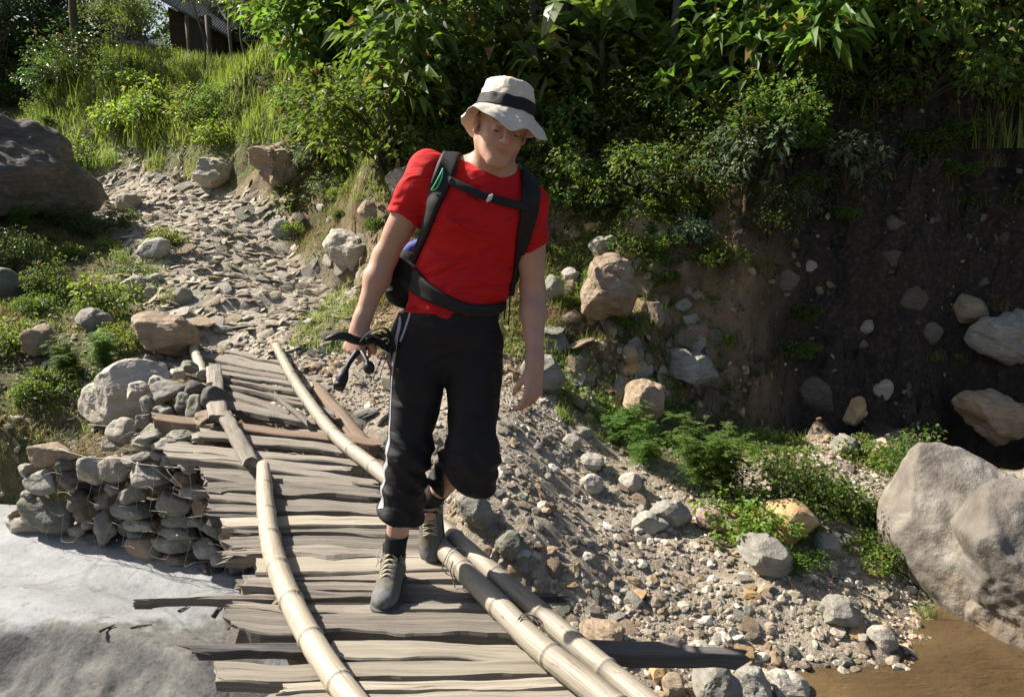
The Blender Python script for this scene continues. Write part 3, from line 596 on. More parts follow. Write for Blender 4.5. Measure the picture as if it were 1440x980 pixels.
bridge = tag(empty('footbridge', (-.9, 4.4, 0)), 'narrow footbridge of rough weathered planks held down by old bamboo poles', 'footbridge')
BL = np.array([-.9, 4.4, 0])
def plank(l, r, w0, w1, th, zt=0., mat='wood', rag=1., bow=.004, seed=None, zr=None, label=None, name='plank', nw=6):
    """l, r: photo pixels of the two ends of the top face; w0, w1: seen widths there"""
    seed = seed if seed is not None else int(l[0]*7+l[1]*13); rs = np.random.RandomState(seed); zr = zt if zr is None else zr
    A0 = pix(l[0], l[1]-w0/2, z=zt); A1 = pix(l[0], l[1]+w0/2, z=zt); B0 = pix(r[0], r[1]-w1/2, z=zr); B1 = pix(r[0], r[1]+w1/2, z=zr)
    L = np.linalg.norm(B0-A0); n = max(8, int(L/.03)); u = np.linspace(0, 1, n)
    prof = [(0, 0), (.03, .012), (.2, 0), (.5, .003), (.8, 0), (.97, .012), (1, 0)]
    tops = [0, .04]+list(np.linspace(.2, .8, 4))+[.96, 1.]
    V = []; Gn = []
    e0 = rs.normal(size=8)*.006*rag; e1 = rs.normal(size=8)*.006*rag
    edgeA = fbm(n3(u*L*5, seed), seed, 3)*.007*rag; edgeB = fbm(n3(u*L*5, seed+9), seed+1, 3)*.011*rag
    zz = fbm(n3(u*L*2.5, seed+4), seed+2, 3)*bow
    ring = []
    for k, t in enumerate(tops): ring.append((t, -.006 if k in (0, len(tops)-1) else 0.))
    low = [(1., -th+.006), (.94, -th), (.5, -th*1.03), (.06, -th), (0., -th+.006)]
    full = ring+low; m_ = len(full)
    ends = rs.normal(size=(2, m_))*.014*rag
    for k, (t, dz) in enumerate(full):
        a = A0+(A1-A0)*t; b_ = B0+(B1-B0)*t; Lx = (b_-a)/np.linalg.norm(b_-a)
        P = a+(b_-a)*u[:, None]; W = (A1-A0)/np.linalg.norm(A1-A0)
        P = P+W*((edgeA*(1-t)+edgeB*t)[:, None]); P[:, 2] += dz+zz+fbm(n3(u*L*3, t*L+k*.7, seed), seed+7, 3)*.0035*rag
        P[0] += Lx*ends[0, k]; P[-1] += Lx*ends[1, k]; P[1] += Lx*ends[0, k]*.5; P[-2] += Lx*ends[1, k]*.5
        V.append(P); wd = np.linalg.norm(A1-A0)
        Gn.append(np.stack([u*L+seed*.37, np.full(n, t*wd+seed*.11), np.full(n, dz+seed*.23)], 1))
    V = np.array(V); Gn = np.array(Gn); i, j = np.meshgrid(np.arange(m_), np.arange(n-1), indexing='ij'); i2 = (i+1) % m_
    Fq = np.stack([i*n+j, i*n+j+1, i2*n+j+1, i2*n+j], -1).reshape(-1, 4)
    V = V.reshape(-1, 3); Gn = Gn.reshape(-1, 3)
    c0 = V[np.arange(m_)*n].mean(0); c1 = V[np.arange(m_)*n+n-1].mean(0); k0 = len(V)
    V = np.concatenate([V, [c0, c1]]); Gn = np.concatenate([Gn, [Gn[0], Gn[n-1]]])
    T = [[k0, ((q+1) % m_)*n, q*n] for q in range(m_)]+[[k0+1, q*n+n-1, ((q+1) % m_)*n+n-1] for q in range(m_)]
    me = mesh_np(name, V-BL, [Fq, np.array(T)], M[mat], False, {'grain': Gn})
    o = link(name, me, bridge)
    if label: o['label'] = label
    return o
PL = [  # left end, right end, width l, width r, thickness, z, material
 ((272,468),(404,494),10,9,.09,.0,'wood',1,'topmost thick log at the far end'),
 ((279,484),(410,512),5,6,.03,.005,'wood',1,None), ((281,491),(410,520),3,4,.03,-.01,'wood',1,None),
 ((238,491),(408,522),8,8,.06,.0,'wood',1,None), ((398,500),(462,521),8,6,.05,-.03,'wood_red',1,None),
 ((222,505),(300,528),8,6,.04,-.01,'wood',1.5,None), ((288,511),(416,533),5,5,.03,.01,'wood',1,None),
 ((296,521),(420,540),5,5,.03,.0,'wood',1,None), ((236,535),(292,553),5,5,.04,-.02,'wood_dark',1.5,None), ((302,529),(424,551),4,5,.03,.012,'wood',1,None),
 ((306,538),(440,571),4,4,.025,.02,'wood',1,None), ((308,546),(405,580),8,6,.03,.006,'wood',1,'board fanned out from its neighbours'), ((310,556),(402,584),8,4,.03,-.006,'wood',1,None),
 ((300,545),(432,560),5,4,.03,-.02,'wood',1,None), ((386,556),(432,592),7,8,.02,.03,'wood',1,'short piece lying across its neighbours'),
 ((316,569),(444,592),11,8,.04,.0,'wood',1,None), ((400,556),(470,580),7,7,.03,-.04,'wood',1,None),
 ((214,585),(532,621),9,9,.1,.005,'wood_red',1,'squared brown log with its sawn end showing'),
 ((283,605),(492,632),11,11,.03,.002,'wood',1,None), ((420,600),(536,625),8,8,.03,-.04,'wood',1,None), ((231,626),(506,651),10,9,.05,-.004,'wood',1,None),
 ((238,637),(490,660),8,7,.04,.004,'wood',1,None), ((278,642),(530,678),10,9,.04,-.002,'wood',1,None),
 ((282,660),(500,680),8,8,.04,.003,'wood',1,None), ((291,669),(534,690),9,9,.05,.0,'wood',1,None),
 ((294,684),(536,698),11,10,.04,.004,'wood',2,None), ((297,697),(542,711),14,11,.05,-.002,'wood',1.5,None),
 ((300,712),(560,722),9,10,.06,.0,'wood',1,None), ((291,725),(420,729),6,6,.05,-.01,'wood_dark',1,None),
 ((316,732),(590,733),15,13,.045,.004,'wood_clean',.5,'straight clean board'),
 ((330,746),(600,748),8,8,.05,.0,'wood',1,None), ((325,760),(616,762),17,16,.06,-.003,'wood',1.4,None),
 ((322,776),(626,777),10,10,.05,.002,'wood',2.2,'short knotty plank with a ragged surface'),
 ((361,793),(640,790),23,20,.05,.006,'wood_clean',.4,'palest freshly sawn board'),
 ((344,812),(650,810),9,10,.05,.0,'wood',1,None), ((339,824),(664,827),14,15,.05,.002,'wood',1,None),
 ((187,842),(400,835),2.5,14,.03,.0,'wood',1.4,'long split plank tapering to a point far out to the left'), ((396,835),(682,842),14,14,.04,-.004,'wood',1,None),
 ((331,852),(700,856),12,12,.05,.003,'wood',1.5,None), ((327,873),(738,880),28,32,.075,.0,'wood',1.3,'thickest worn plank in front of the shoe'),
 ((266,904),(470,906),11,12,.035,-.01,'wood_dark',1.2,'dark narrow plank end sticking out on the left'), ((466,908),(758,918),24,22,.04,.002,'wood_clean',.8,None),
 ((306,945),(792,941),26,22,.04,.004,'wood_clean',.8,'wide pale board with a frayed left end'), ((400,968),(806,960),14,14,.035,.0,'wood_clean',.7,None),
 ((388,988),(830,978),24,20,.04,.004,'wood_clean',.8,None), ((380,1014),(850,1000),26,22,.04,.0,'wood',1,None), ((370,1044),(880,1026),28,26,.04,.0,'wood',1,None), ((380,1078),(900,1058),34,32,.04,.0,'wood',1,None),
 ((690,904),(1044,918),24,14,.05,-.1,'wood_dark',1,'dark plank jutting far out to the right over the gravel'), ((640,832),(790,833),5,3,.03,-.03,'wood_dark',1,None)]
_rz = np.random.RandomState(77)
for k, (l, r, w0, w1, th, z, mt, rag, lab) in enumerate(PL):
    a, b_ = _rz.uniform(-.006, .006, 2); ext = 1.6 if l[1] > 700 else 1.3
    plank(l, r, w0*.97, w1*.97, th, z+a, mt, rag*ext, label=lab, seed=40+k, zr=z+b_, bow=.007)
# bearers under the deck
for k, pts in enumerate([[(352,700,-.13),(380,800,-.14),(450,960,-.14),(560,1100,-.14)], [(640,830,-.13),(720,905,-.14),(800,1000,-.14),(880,1100,-.14)], [(268,500,-.13),(300,580,-.13),(352,700,-.13)], [(420,520,-.13),(520,640,-.13),(640,830,-.13)]]):
    mb = MB(); P = smooth_path([pix(a, b_, z=c)-BL for a, b_, c in pts], 40); mb.tube(P, .055+.004*np.sin(np.arange(40)), 12)
    link('bearer', mb.mesh('bearer', M['wood_red']), bridge)
def bamboo(pts, rads, mat, node=.3, label=None, name='bamboo_pole', seg=16, seed=0, sag=0):
    P = smooth_path(np.array([pix(a, b_, z=c) for a, b_, c in pts])-BL, 160); L = np.concatenate([[0], np.cumsum(np.linalg.norm(np.diff(P, axis=0), axis=1))])
    r = np.interp(L/L[-1], np.linspace(0, 1, len(rads)), rads); rs = np.random.RandomState(seed); r = r*(1+.03*vnoise(n3(L*4, seed), seed))
    # dense rings at the nodes
    ls = [0.]; 
    while ls[-1] < L[-1]: ls.append(ls[-1]+node*rs.uniform(.85, 1.12))
    grid = np.unique(np.concatenate([np.linspace(0, L[-1], 60)]+[q+np.array([-.012, -.005, 0, .005, .012]) for q in ls[1:-1]])); grid = grid[(grid >= 0) & (grid <= L[-1])]
    PP = np.stack([np.interp(grid, L, P[:, k]) for k in range(3)], 1); rr = np.interp(grid, L, r)
    for q in ls[1:-1]: rr = rr+.0045*np.exp(-((grid-q)/.006)**2)-.002*np.exp(-((grid-q-.012)/.004)**2)
    mb = MB(); mb.tube(PP, rr, seg); me = mb.mesh(name, M[mat]); o = link(name, me, bridge)
    if label: o['label'] = label
    return o
bamboo([(370,655,.05),(374,715,.05),(384,775,.05),(402,828,.05),(428,882,.05),(458,932,.05),(497,985,.05),(560,1060,.05)], [.032,.038,.04,.041,.04,.038], 'bamboo', label='curved thick bamboo pole at the near left edge', seed=1)
bamboo([(264,463,.05),(270,486,.05),(279,508,.05),(285,528,.05)], [.03,.035,.04], 'bamboo', node=.22, label='short bamboo length at the far left corner', seed=2)
bamboo([(388,487,.06),(428,556,.055),(480,620,.05),(540,668,.05),(618,738,.055),(688,800,.06),(760,862,.06),(838,930,.055),(905,985,.05),(1000,1065,.05)], [.035,.036,.037,.037,.036,.036,.038], 'bamboo_grey', node=.34, label='long bamboo pole running the whole right edge', seed=3)
bamboo([(604,752,.05),(640,790,.05),(698,848,.05),(758,908,.05),(838,972,.05),(940,1060,.05)], [.036,.04,.041,.041], 'bamboo_grey', node=.3, label='thick bamboo pole lying inside the long right one', seed=4)
plank((302,520),(322,590),18,18,.03,.0)  # placeholder replaced below
bpy.data.objects.remove(bridge.children[-1])
def slab_rail(l0, r0, l1, r1, z, th, lab, seed):
    """flat split trunk laid along the left edge; corners given at far end (l0,r0) and near end (l1,r1)"""
    A = pix(*l0, z=z); B_ = pix(*r0, z=z); C = pix(*l1, z=z); D = pix(*r1, z=z); n = 40; m_ = 14; u = np.linspace(0, 1, n)
    V = []; G = []
    for k in range(m_):
        a = k/m_*2*np.pi; t = .5+.5*math.cos(a); dz = math.sin(a)
        wob = .06*fbm(n3(u*4, t*2+(dz > 0), seed), seed, 3)
        p = A+(C-A)*u[:, None]; q = B_+(D-B_)*u[:, None]; P = p+(q-p)*((t+wob*(1 if abs(dz) < .9 else 0))[:, None] if np.ndim(wob) else t)
        P[:, 2] += (dz*.5*th if dz < 0 else dz**.4*.5*th)+.006*fbm(n3(u*9, k), seed+3, 3)
        P[0] += (A-C)/np.linalg.norm(A-C)*.02*vnoise(n3(k*.9, seed), 2); P[-1] -= (A-C)/np.linalg.norm(A-C)*.03*vnoise(n3(k*.9, seed), 3)
        V.append(P); G.append(np.stack([u*np.linalg.norm(C-A)+seed, np.full(n, t*.12+seed), np.full(n, dz*.03)], 1))
    V = np.array(V).reshape(-1, 3); G = np.array(G).reshape(-1, 3); i, j = np.meshgrid(np.arange(m_), np.arange(n-1), indexing='ij'); i2 = (i+1) % m_
    Fq = np.stack([i*n+j, i2*n+j, i2*n+j+1, i*n+j+1], -1).reshape(-1, 4); k0 = len(V)
    V = np.concatenate([V, [V[np.arange(m_)*n].mean(0), V[np.arange(m_)*n+n-1].mean(0)]]); G = np.concatenate([G, G[:1], G[n-1:n]])
    T = [[k0, q*n, ((q+1) % m_)*n] for q in range(m_)]+[[k0+1, ((q+1) % m_)*n+n-1, q*n+n-1] for q in range(m_)]
    o = link('split_log', mesh_np('split_log', V-BL, [Fq, np.array(T)], M['wood'], True, {'grain': G}), bridge); o['label'] = lab
slab_rail((289,518), (312,514), (292,590), (322,588), .06, .05, 'upper flat split log on the left edge', 5)
slab_rail((306,586), (326,582), (341,655), (367,652), .055, .055, 'lower flat split log on the left edge with a hollow end', 6)
# lashings of thin wire round the right poles
for cx, cy, rr in ((738,885,.05),(742,887,.052),(640,790,.052)):
    mb = MB(); c = pix(cx, cy, z=.045)-BL; ax = (pix(760,910,z=.05)-pix(698,848,z=.05)); ax /= np.linalg.norm(ax); s_ = np.cross(ax, [0,0,1]); s_ /= np.linalg.norm(s_)
    a = np.linspace(0, 2*np.pi, 24); mb.tube(c+rr*np.cos(a)[:, None]*s_+rr*np.sin(a)[:, None]*np.array([0,0,1.])+ax*(.01*np.sin(a*3))[:, None], .0022, 5); link('wire_lashing', mb.mesh('wire_lashing', M['wire']), bridge)
mb = MB(); mb.tube(smooth_path([pix(637,789,z=.1)-BL, pix(634,800,z=.09)-BL, pix(637,815,z=.02)-BL, pix(640,826,z=.0)-BL], 12), .0022, 5)
link('wire_lashing', mb.mesh('wire_lashing', M['wire']), bridge)

# ================================================================ STONE BASKET
GA = np.array([-2.80, 4.93]); GB = np.array([-1.28, 4.42]); gd = (GB-GA); gl = np.linalg.norm(gd); gd /= gl; gn = np.array([gd[1], -gd[0]])
def gpt(px, py, off=0.):
    """point on the front face of the basket seen at a pixel"""
    d = np.array([1., 0, 0])*((px-720)/F)+UP*((490-py)/F)+FW; t = (GA+gn*off) @ gn/(d[:2] @ gn); return np.array([d[0]*t, d[1]*t, CAMZ+d[2]*t]), t
gab = tag(empty('stone_basket', (-2.1, 4.75, -.95)), 'low retaining wall of river stones packed in rusty wire mesh supporting the bridge', 'stone basket')
GL = np.array([-2.1, 4.75, -.95])
ST = [(180,430,210,105,'rock_brown'),(170,535,150,85,'rock_green'),(270,530,110,90,'rock_black'),(185,650,225,140,'rock_green'),(90,710,150,105,'rock_pale'),(345,490,95,110,'rock_pale'),(420,500,105,100,'rock_pale'),
(420,565,78,55,'rock_grey'),(400,615,52,52,'rock_grey'),(300,605,110,95,'rock_black'),(500,585,100,80,'rock_green'),(570,515,195,105,'rock_grey'),(510,650,180,70,'rock_grey'),(650,618,145,95,'rock_green'),
(400,720,105,135,'rock_grey'),(320,780,195,85,'rock_green'),(290,722,110,60,'rock_green'),(340,700,40,38,'rock_pale'),(510,730,110,45,'rock_green'),(540,700,160,40,'rock_green'),(540,810,170,125,'rock_brown'),
(650,775,190,68,'rock_green'),(680,740,165,50,'rock_grey'),(690,850,155,85,'rock_green'),(670,690,165,55,'rock_green'),(750,570,165,58,'rock_green'),(760,640,85,95,'rock_brown'),(640,460,90,70,'rock_green'),
(720,470,90,66,'rock_grey'),(700,522,100,55,'rock_green'),(810,725,130,65,'rock_green'),(790,800,125,80,'rock_green'),(850,830,85,85,'rock_grey'),(750,690,95,55,'rock_green'),(895,560,95,115,'rock_brown'),
(880,760,80,90,'rock_green'),(600,440,70,50,'rock_grey'),(120,590,60,60,'rock_green'),(240,470,90,60,'rock_black'),(490,460,80,40,'rock_grey'),(540,440,70,35,'rock_grey'),(820,500,110,60,'rock_green'),(840,640,90,70,'rock_green'),
(800,870,100,60,'rock_black'),(900,860,90,80,'rock_black'),(930,660,90,80,'rock_green'),(100,500,50,70,'rock_green'),(60,660,50,40,'rock_green'),(900,930,100,60,'rock_black'),
(620,400,110,50,'rock_green'),(560,380,80,50,'rock_grey'),(700,410,110,45,'rock_green'),(800,420,110,50,'rock_green')]
for k, (cx, cy, ww, hh, mt) in enumerate(ST):
    if mt == 'rock_green' and k % 3: mt = ('rock_grey', 'rock_brown')[k % 3-1]
    p, t = gpt(cx/2.72, 480+cy/2.72, -.02); sx = ww/2.72/F*t*.53; sz = hh/2.72/F*t*.55; rs = np.random.RandomState(k)
    V, Fc = rockgeo(500+k, 4, (sx*1.08, max(.08, min(sx, sz)*1.1), sz*1.08), ang=.8, rough=.05, planes=12)
    a = math.atan2(gd[1], gd[0])+rs.normal()*.1; o = link('stone', mesh_np('stone', V, Fc, M[mt]), gab, tuple(p-GL-np.array([gn[0], gn[1], 0])*rs.uniform(0, .03)), (0, rs.normal()*.08, a))
for k in range(46):   # second layer, seen in the gaps and on the top
    s_ = RNG.uniform(0, 1.62); z = RNG.uniform(-.95, -.27); q = GA+gd*s_-gn*RNG.uniform(.14, .22); V, Fc = rockgeo(600+k, 3, (.13, .1, .075), ang=.9)
    link('stone', mesh_np('stone', V, Fc, M[['rock_green','rock_black','rock_brown'][k % 3]]), gab, tuple(np.array([q[0], q[1], z])-GL), (0, RNG.normal()*.2, RNG.uniform(0, 6)))
UPP = [(470,345,115,90,'rock_pale',.25),(430,388,80,48,'rock_green',.2),(590,350,110,60,'rock_green',.2),(560,395,110,60,'rock_green',.15),(640,195,150,75,'rock_grey',.45),(610,160,70,60,'rock_pale',.5),
 (520,190,90,75,'rock_pale',.5),(750,255,80,90,'rock_green',.4),(700,235,80,70,'rock_green',.42),(560,245,50,60,'rock_grey',.35),(625,280,90,80,'rock_green',.35),(700,320,110,60,'rock_green',.25),(780,300,100,60,'rock_brown',.25),
 (560,300,60,60,'rock_green',.3),(650,440,100,40,'rock_grey',.05),(690,360,120,50,'rock_green',.15),(780,370,110,50,'rock_green',.15),(850,330,90,60,'rock_black',.2),(745,180,90,60,'rock_black',.5),(820,220,90,90,'rock_black',.45),
 (680,120,60,50,'rock_pale',.6),(720,100,70,50,'rock_green',.7)]
for k, (cx, cy, ww, hh, mt, back) in enumerate(UPP):
    p, t = gpt(cx/2.72, 480+cy/2.72, -back); sx = ww/2.72/F*t*.55; sz = hh/2.72/F*t*.6
    V, Fc = rockgeo(700+k, 4, (sx, max(.08, sx*.8), sz), ang=.6, rough=.06)
    link('stone', mesh_np('stone', V, Fc, M[mt]), gab, tuple(p-GL), (0, RNG.normal()*.1, RNG.normal()*.3))
mb = MB(); rs = np.random.RandomState(3); top = lambda s: -.17-.02*s
nc = 15; cols = np.linspace(-.02, 1.6, nc); rows = 6; pts = {}
for a in range(nc):
    for r_ in range(rows+1):
        z = -.98+(top(cols[a])+.98)*r_/rows; s_ = cols[a]+(.05 if r_ % 2 else 0)+rs.normal()*.012; off = .1+rs.normal()*.015-(.06 if r_ == rows else 0)
        q = GA+gd*s_+gn*off; pts[a, r_] = np.array([q[0], q[1], z+rs.normal()*.012])-GL
    for r_ in range(1, 4):
        q = GA+gd*(cols[a]+rs.normal()*.02)-gn*(.13*r_-.06); pts[a, rows+r_] = np.array([q[0], q[1], top(cols[a])+.02+rs.normal()*.015])-GL
for a in range(nc):
    for r_ in range(rows+3):
        mb.tube(smooth_path([pts[a, r_], (pts[a, r_]+pts[a, r_+1])/2+rs.normal(size=3)*.008, pts[a, r_+1]], 6), .0011, 4, False)
        if a+1 < nc and (a+r_) % 2: mb.tube(smooth_path([pts[a, r_], (pts[a, r_]+pts[a+1, r_])/2+rs.normal(size=3)*.01, pts[a+1, r_]], 6), .0011, 4, False)
for r_ in (0, rows, rows+3): mb.tube(np.array([pts[a, r_] for a in range(nc)]), .0026, 5, False)
for k in range(14):   # loose tangled ends
    c = pts[(rs.randint(nc)), rs.choice([rows, rows+1, rows+2, 0])]; w_ = [c+rs.normal(size=3)*.05*q+np.array([0, 0, .01*q]) for q in range(4)]; mb.tube(smooth_path(w_, 14), .0011, 4, False)
link('wire_mesh', mb.mesh('wire_mesh', M['wire']), gab)
# twigs on the slab
for k, (pts_, rr, lab) in enumerate([([(352,742),(372,720)], .007, 'short dark stick on the grey slab'), ([(140,889),(162,880)], .009, 'small brown wood chip on the grey slab'), ([(183,883),(214,878)], .005, 'thin pale brown twig on the grey slab'),
    ([(250,860),(266,852)], .006, 'curled twig on the grey slab below the pointed plank'), ([(298,868),(312,852),(318,848)], .009, 'dark stick standing in the crack of the slab')]):
    P = []
    for a, b_ in pts_:
        yy = 3.5
        for it in range(30):
            p = pix(a, b_, Y=yy); yy += (p[2]-float(slab_top(p[0], p[1])))*1.5
        P.append(p+np.array([0, 0, rr]))
    if lab.startswith('short dark'): continue
    mb = MB(); mb.tube(smooth_path(P, 10)+np.random.RandomState(k).normal(size=(10, 3))*.0012, np.linspace(rr, rr*.4, 10), 6); tag(link('twig', mb.mesh('twig', M['wood_red'])), lab, 'twig')
# ================================================================ PERSON
class SDF:
    """a distance field on a grid, joined smoothly and turned into ONE continuous surface"""
    def __init__(s, lo, hi, h):
        s.lo = np.array(lo, float); s.h = h; s.n = np.ceil((np.array(hi)-s.lo)/h).astype(int)+1; s.F = np.full(s.n, .3, np.float32)
    def box(s, lo, hi, pad):
        a = np.clip(np.floor((lo-pad-s.lo)/s.h).astype(int), 0, s.n-1); b_ = np.clip(np.ceil((hi+pad-s.lo)/s.h).astype(int)+1, 1, s.n)
        sl = tuple(slice(x, y) for x, y in zip(a, b_)); g = np.meshgrid(*[s.lo[k]+s.h*np.arange(a[k], b_[k]) for k in range(3)], indexing='ij'); return sl, np.stack(g, -1).astype(np.float32)
    def put(s, sl, d, k, sub=False):
        f = s.F[sl]
        if sub:
            hh = np.clip(.5-.5*(f+d)/k, 0, 1); s.F[sl] = f*(1-hh)+(-d)*hh+k*hh*(1-hh)
        else:
            hh = np.clip(.5+.5*(f-d)/k, 0, 1); s.F[sl] = f*(1-hh)+d*hh-k*hh*(1-hh)
    def cone(s, a, b, ra, rb, k=.02, flat=None, sub=False):
        a = np.array(a, float); b = np.array(b, float); R_ = max(ra, rb); sl, P = s.box(np.minimum(a, b), np.maximum(a, b), R_+k*1.5+.03)
        ba = b-a; t = np.clip(((P-a) @ ba)/(ba @ ba+1e-9), 0, 1)[..., None]; q = P-a-ba*t
        if flat is not None:
            n = np.array(flat[0], float); n /= np.linalg.norm(n); qn = (q @ n)[..., None]; q = q+n*qn*(1/flat[1]-1)
        d = np.linalg.norm(q, axis=-1)-(ra+(rb-ra)*t[..., 0])
        if flat is not None: d = d*(.5+.5*flat[1])
        s.put(sl, d, k, sub)
    def ell(s, c, r, Rm=None, k=.02, sub=False):
        c = np.array(c, float); r = np.array(r, float); sl, P = s.box(c-r.max(), c+r.max(), k*1.5+.03); q = P-c
        if Rm is not None: q = q @ Rm       # world -> local
        k0 = np.linalg.norm(q/r, axis=-1); k1 = np.linalg.norm(q/(r*r), axis=-1)+1e-6; s.put(sl, k0*(k0-1)/k1, k, sub)
    def grid(s):
        return np.stack(np.meshgrid(*[s.lo[k]+s.h*np.arange(s.n[k]) for k in range(3)], indexing='ij'), -1).astype(np.float32)
    def surface(s, smooth=1, keep=None):
        F_ = s.F; F_[0], F_[-1], F_[:, 0], F_[:, -1], F_[:, :, 0], F_[:, :, -1] = [.1]*6
        ins = F_ < 0; c = np.zeros(tuple(s.n-1), np.int8); X, Y, Z = s.n
        offs = [(i, j, k) for i in (0, 1) for j in (0, 1) for k in (0, 1)]
        for i, j, k in offs: c += ins[i:X-1+i, j:Y-1+j, k:Z-1+k]
        ids = np.argwhere((c > 0) & (c < 8)); val = {o: F_[ids[:, 0]+o[0], ids[:, 1]+o[1], ids[:, 2]+o[2]] for o in offs}
        acc = np.zeros((len(ids), 3)); cnt = np.zeros(len(ids))
        for o in offs:
            for ax in range(3):
                if o[ax]: continue
                p = list(o); p[ax] = 1; p = tuple(p); a, b = val[o], val[p]; m_ = (a < 0) != (b < 0); t = np.where(m_, a/(a-b+1e-12), 0)
                pos = np.array(o, float)[None]+np.zeros((len(ids), 3)); pos[:, ax] += t; acc += pos*m_[:, None]; cnt += m_
        V = s.lo+s.h*(ids+acc/cnt[:, None]); idx = np.full(tuple(s.n-1), -1, np.int32); idx[ids[:, 0], ids[:, 1], ids[:, 2]] = np.arange(len(ids))
        quads = []
        for ax in range(3):
            a = [slice(None)]*3; b = [slice(None)]*3; a[ax] = slice(0, -1); b[ax] = slice(1, None); fa = ins[tuple(a)]; fb = ins[tuple(b)]
            e = np.argwhere(fa != fb); o1, o2 = [(1, 2), (2, 0), (0, 1)][ax]; e = e[(e[:, o1] > 0) & (e[:, o2] > 0) & (e[:, o1] < s.n[o1]-1) & (e[:, o2] < s.n[o2]-1)]
            def at(d1, d2): q = e.copy(); q[:, o1] -= d1; q[:, o2] -= d2; return idx[q[:, 0], q[:, 1], q[:, 2]]
            Q = np.stack([at(0, 0), at(1, 0), at(1, 1), at(0, 1)], 1); fl = fa[e[:, 0], e[:, 1], e[:, 2]]; Q[~fl] = Q[~fl][:, ::-1]; quads.append(Q)
        Q = np.concatenate(quads); Q = Q[(Q >= 0).all(1)]
        for _ in range(smooth):
            A_ = np.zeros_like(V); n_ = np.zeros(len(V))
            for x in range(4):
                i, j = Q[:, x], Q[:, (x+1) % 4]; A_ += np.stack([np.bincount(i, V[j, c_], len(V))+np.bincount(j, V[i, c_], len(V)) for c_ in range(3)], 1); n_ += np.bincount(i, minlength=len(V))+np.bincount(j, minlength=len(V))
            w_ = (np.where(V[:, 2] > keep, .38, .55) if keep else np.full(len(V), .55))[:, None]; V = V*(1-w_)+w_*A_/n_[:, None]
        return V, Q
def fmat(name, col, rough=.85, bumps=500, bd=.0008, spec=.3, sub=0, tint=False, var=.25, crease=0):
    m, nt, b = newmat(name); v = objcoord(nt); n1 = noise(nt, v, 9, 6, .6)
    c = ramp(nt, n1, [(.3, tuple(np.array(col)*(1-var))), (.7, tuple(np.array(col)*(1+var*.6)))])
    if tint: c = mix(nt, attr(nt, 'lip', 2), c, (.42,.13,.1))
    nt.links.new(c, b.inputs['Base Color']); b.inputs['Roughness'].default_value = rough; b.inputs['Specular IOR Level'].default_value = spec
    if sub: b.inputs['Subsurface Weight'].default_value = sub; b.inputs['Subsurface Radius'].default_value = (.02, .007, .004); b.inputs['Subsurface Scale'].default_value = .5
    h = noise(nt, v, bumps, 3, .6)
    if crease: h = math_(nt, 'ADD', math_(nt, 'MULTIPLY', h, bd/crease), noise(nt, mapping(nt, v, (1.3, 1.3, 3.2), (0, .7, 0)), 4, 1, .4, 1.6)); bd = crease
    bump(nt, b, h, bd); return m
M['skin'] = fmat('skin', (.46,.275,.2), .5, 120, .0009, .35, .12, True, .16)
M['shirt'] = fmat('red knit', (.5,.012,.015), .8, 700, .0006, .2, var=.1, crease=.035)
M['black_cloth'] = fmat('black cloth', (.009,.009,.012), .7, 400, .0008, .3, crease=.02)
M['black_web'] = fmat('black webbing', (.012,.012,.014), .6, 900, .0006, .3)
M['grey_stripe'] = fmat('grey trouser stripe', (.4,.4,.43), .7, 500, .0005)
M['sock'] = fmat('black sock', (.015,.015,.017), .95, 900, .001)
M['hat'] = fmat('beige cotton', (.6,.555,.46), .9, 900, .0006, .2, var=.08)
M['hatband'] = fmat('black hat band', (.013,.012,.014), .7, 900, .0006)
M['rubber'] = fmat('shoe sole', (.09,.085,.08), .7, 200, .001)
M['lace'] = fmat('lace', (.42,.39,.3), .9, 900, .0005)
M['plastic_white'] = fmat('white plastic', (.7,.72,.74), .4, 100, .0002)
M['plastic_black'] = fmat('black grip', (.02,.02,.024), .5, 300, .0005)
M['cord_green'] = fmat('green carabiner', (.12,.6,.3), .3, 100, .0001)
M['blue_cloth'] = fmat('blue cloth', (.05,.09,.35), .7, 500, .0006)
m, nt, b = newmat('shoe'); v = objcoord(nt); z_ = attr(nt, 'zone', 2)
c = mix(nt, z_, ramp(nt, noise(nt, v, 60, 6, .7), [(.35, (.07,.066,.046)), (.65, (.14,.13,.095))]), ramp(nt, noise(nt, v, 40, 6, .7), [(.35, (.08,.08,.078)), (.65, (.155,.155,.155))]))
nt.links.new(c, b.inputs['Base Color']); b.inputs['Roughness'].default_value = .8; bump(nt, b, noise(nt, v, 250, 4, .6), .001); M['shoe'] = m

person_loc = np.array(pix(590, 800, z=0.)); person_loc[2] = 0
person = tag(empty('person', tuple(person_loc)), 'person in red t-shirt, beige sun hat and black three-quarter trousers walking over the bridge', 'person')
def plink(name, V, Fc, mat, parent=None, smooth=True, attrs=None, base=None):
    base = person_loc if base is None else base
    return link(name, mesh_np(name, np.asarray(V)-base, Fc, M[mat] if isinstance(mat, str) else mat, smooth, attrs), person if parent is None else parent)
J = dict(neck=pix(692,234,Y=2.80), head=pix(706,180,Y=2.715), Rs=pix(602,243,Y=2.81), Ls=pix(744,288,Y=2.81), Re=pix(541,362,Y=2.88), Rw=pix(507,456,Y=2.83), Le=pix(749,408,Y=2.86), Lw=pix(752,516,Y=2.76),
    chest=pix(672,292,Y=2.83), waist=pix(651,392,Y=2.86), pelv=pix(632,455,Y=2.88), Rh=pix(592,478,Y=2.88), Lh=pix(669,484,Y=2.88), Rk=pix(575,640,Y=2.83), Lk=pix(664,636,Y=2.79), Ra=pix(553,788,Y=2.885), La=pix(603,706,Y=3.09))
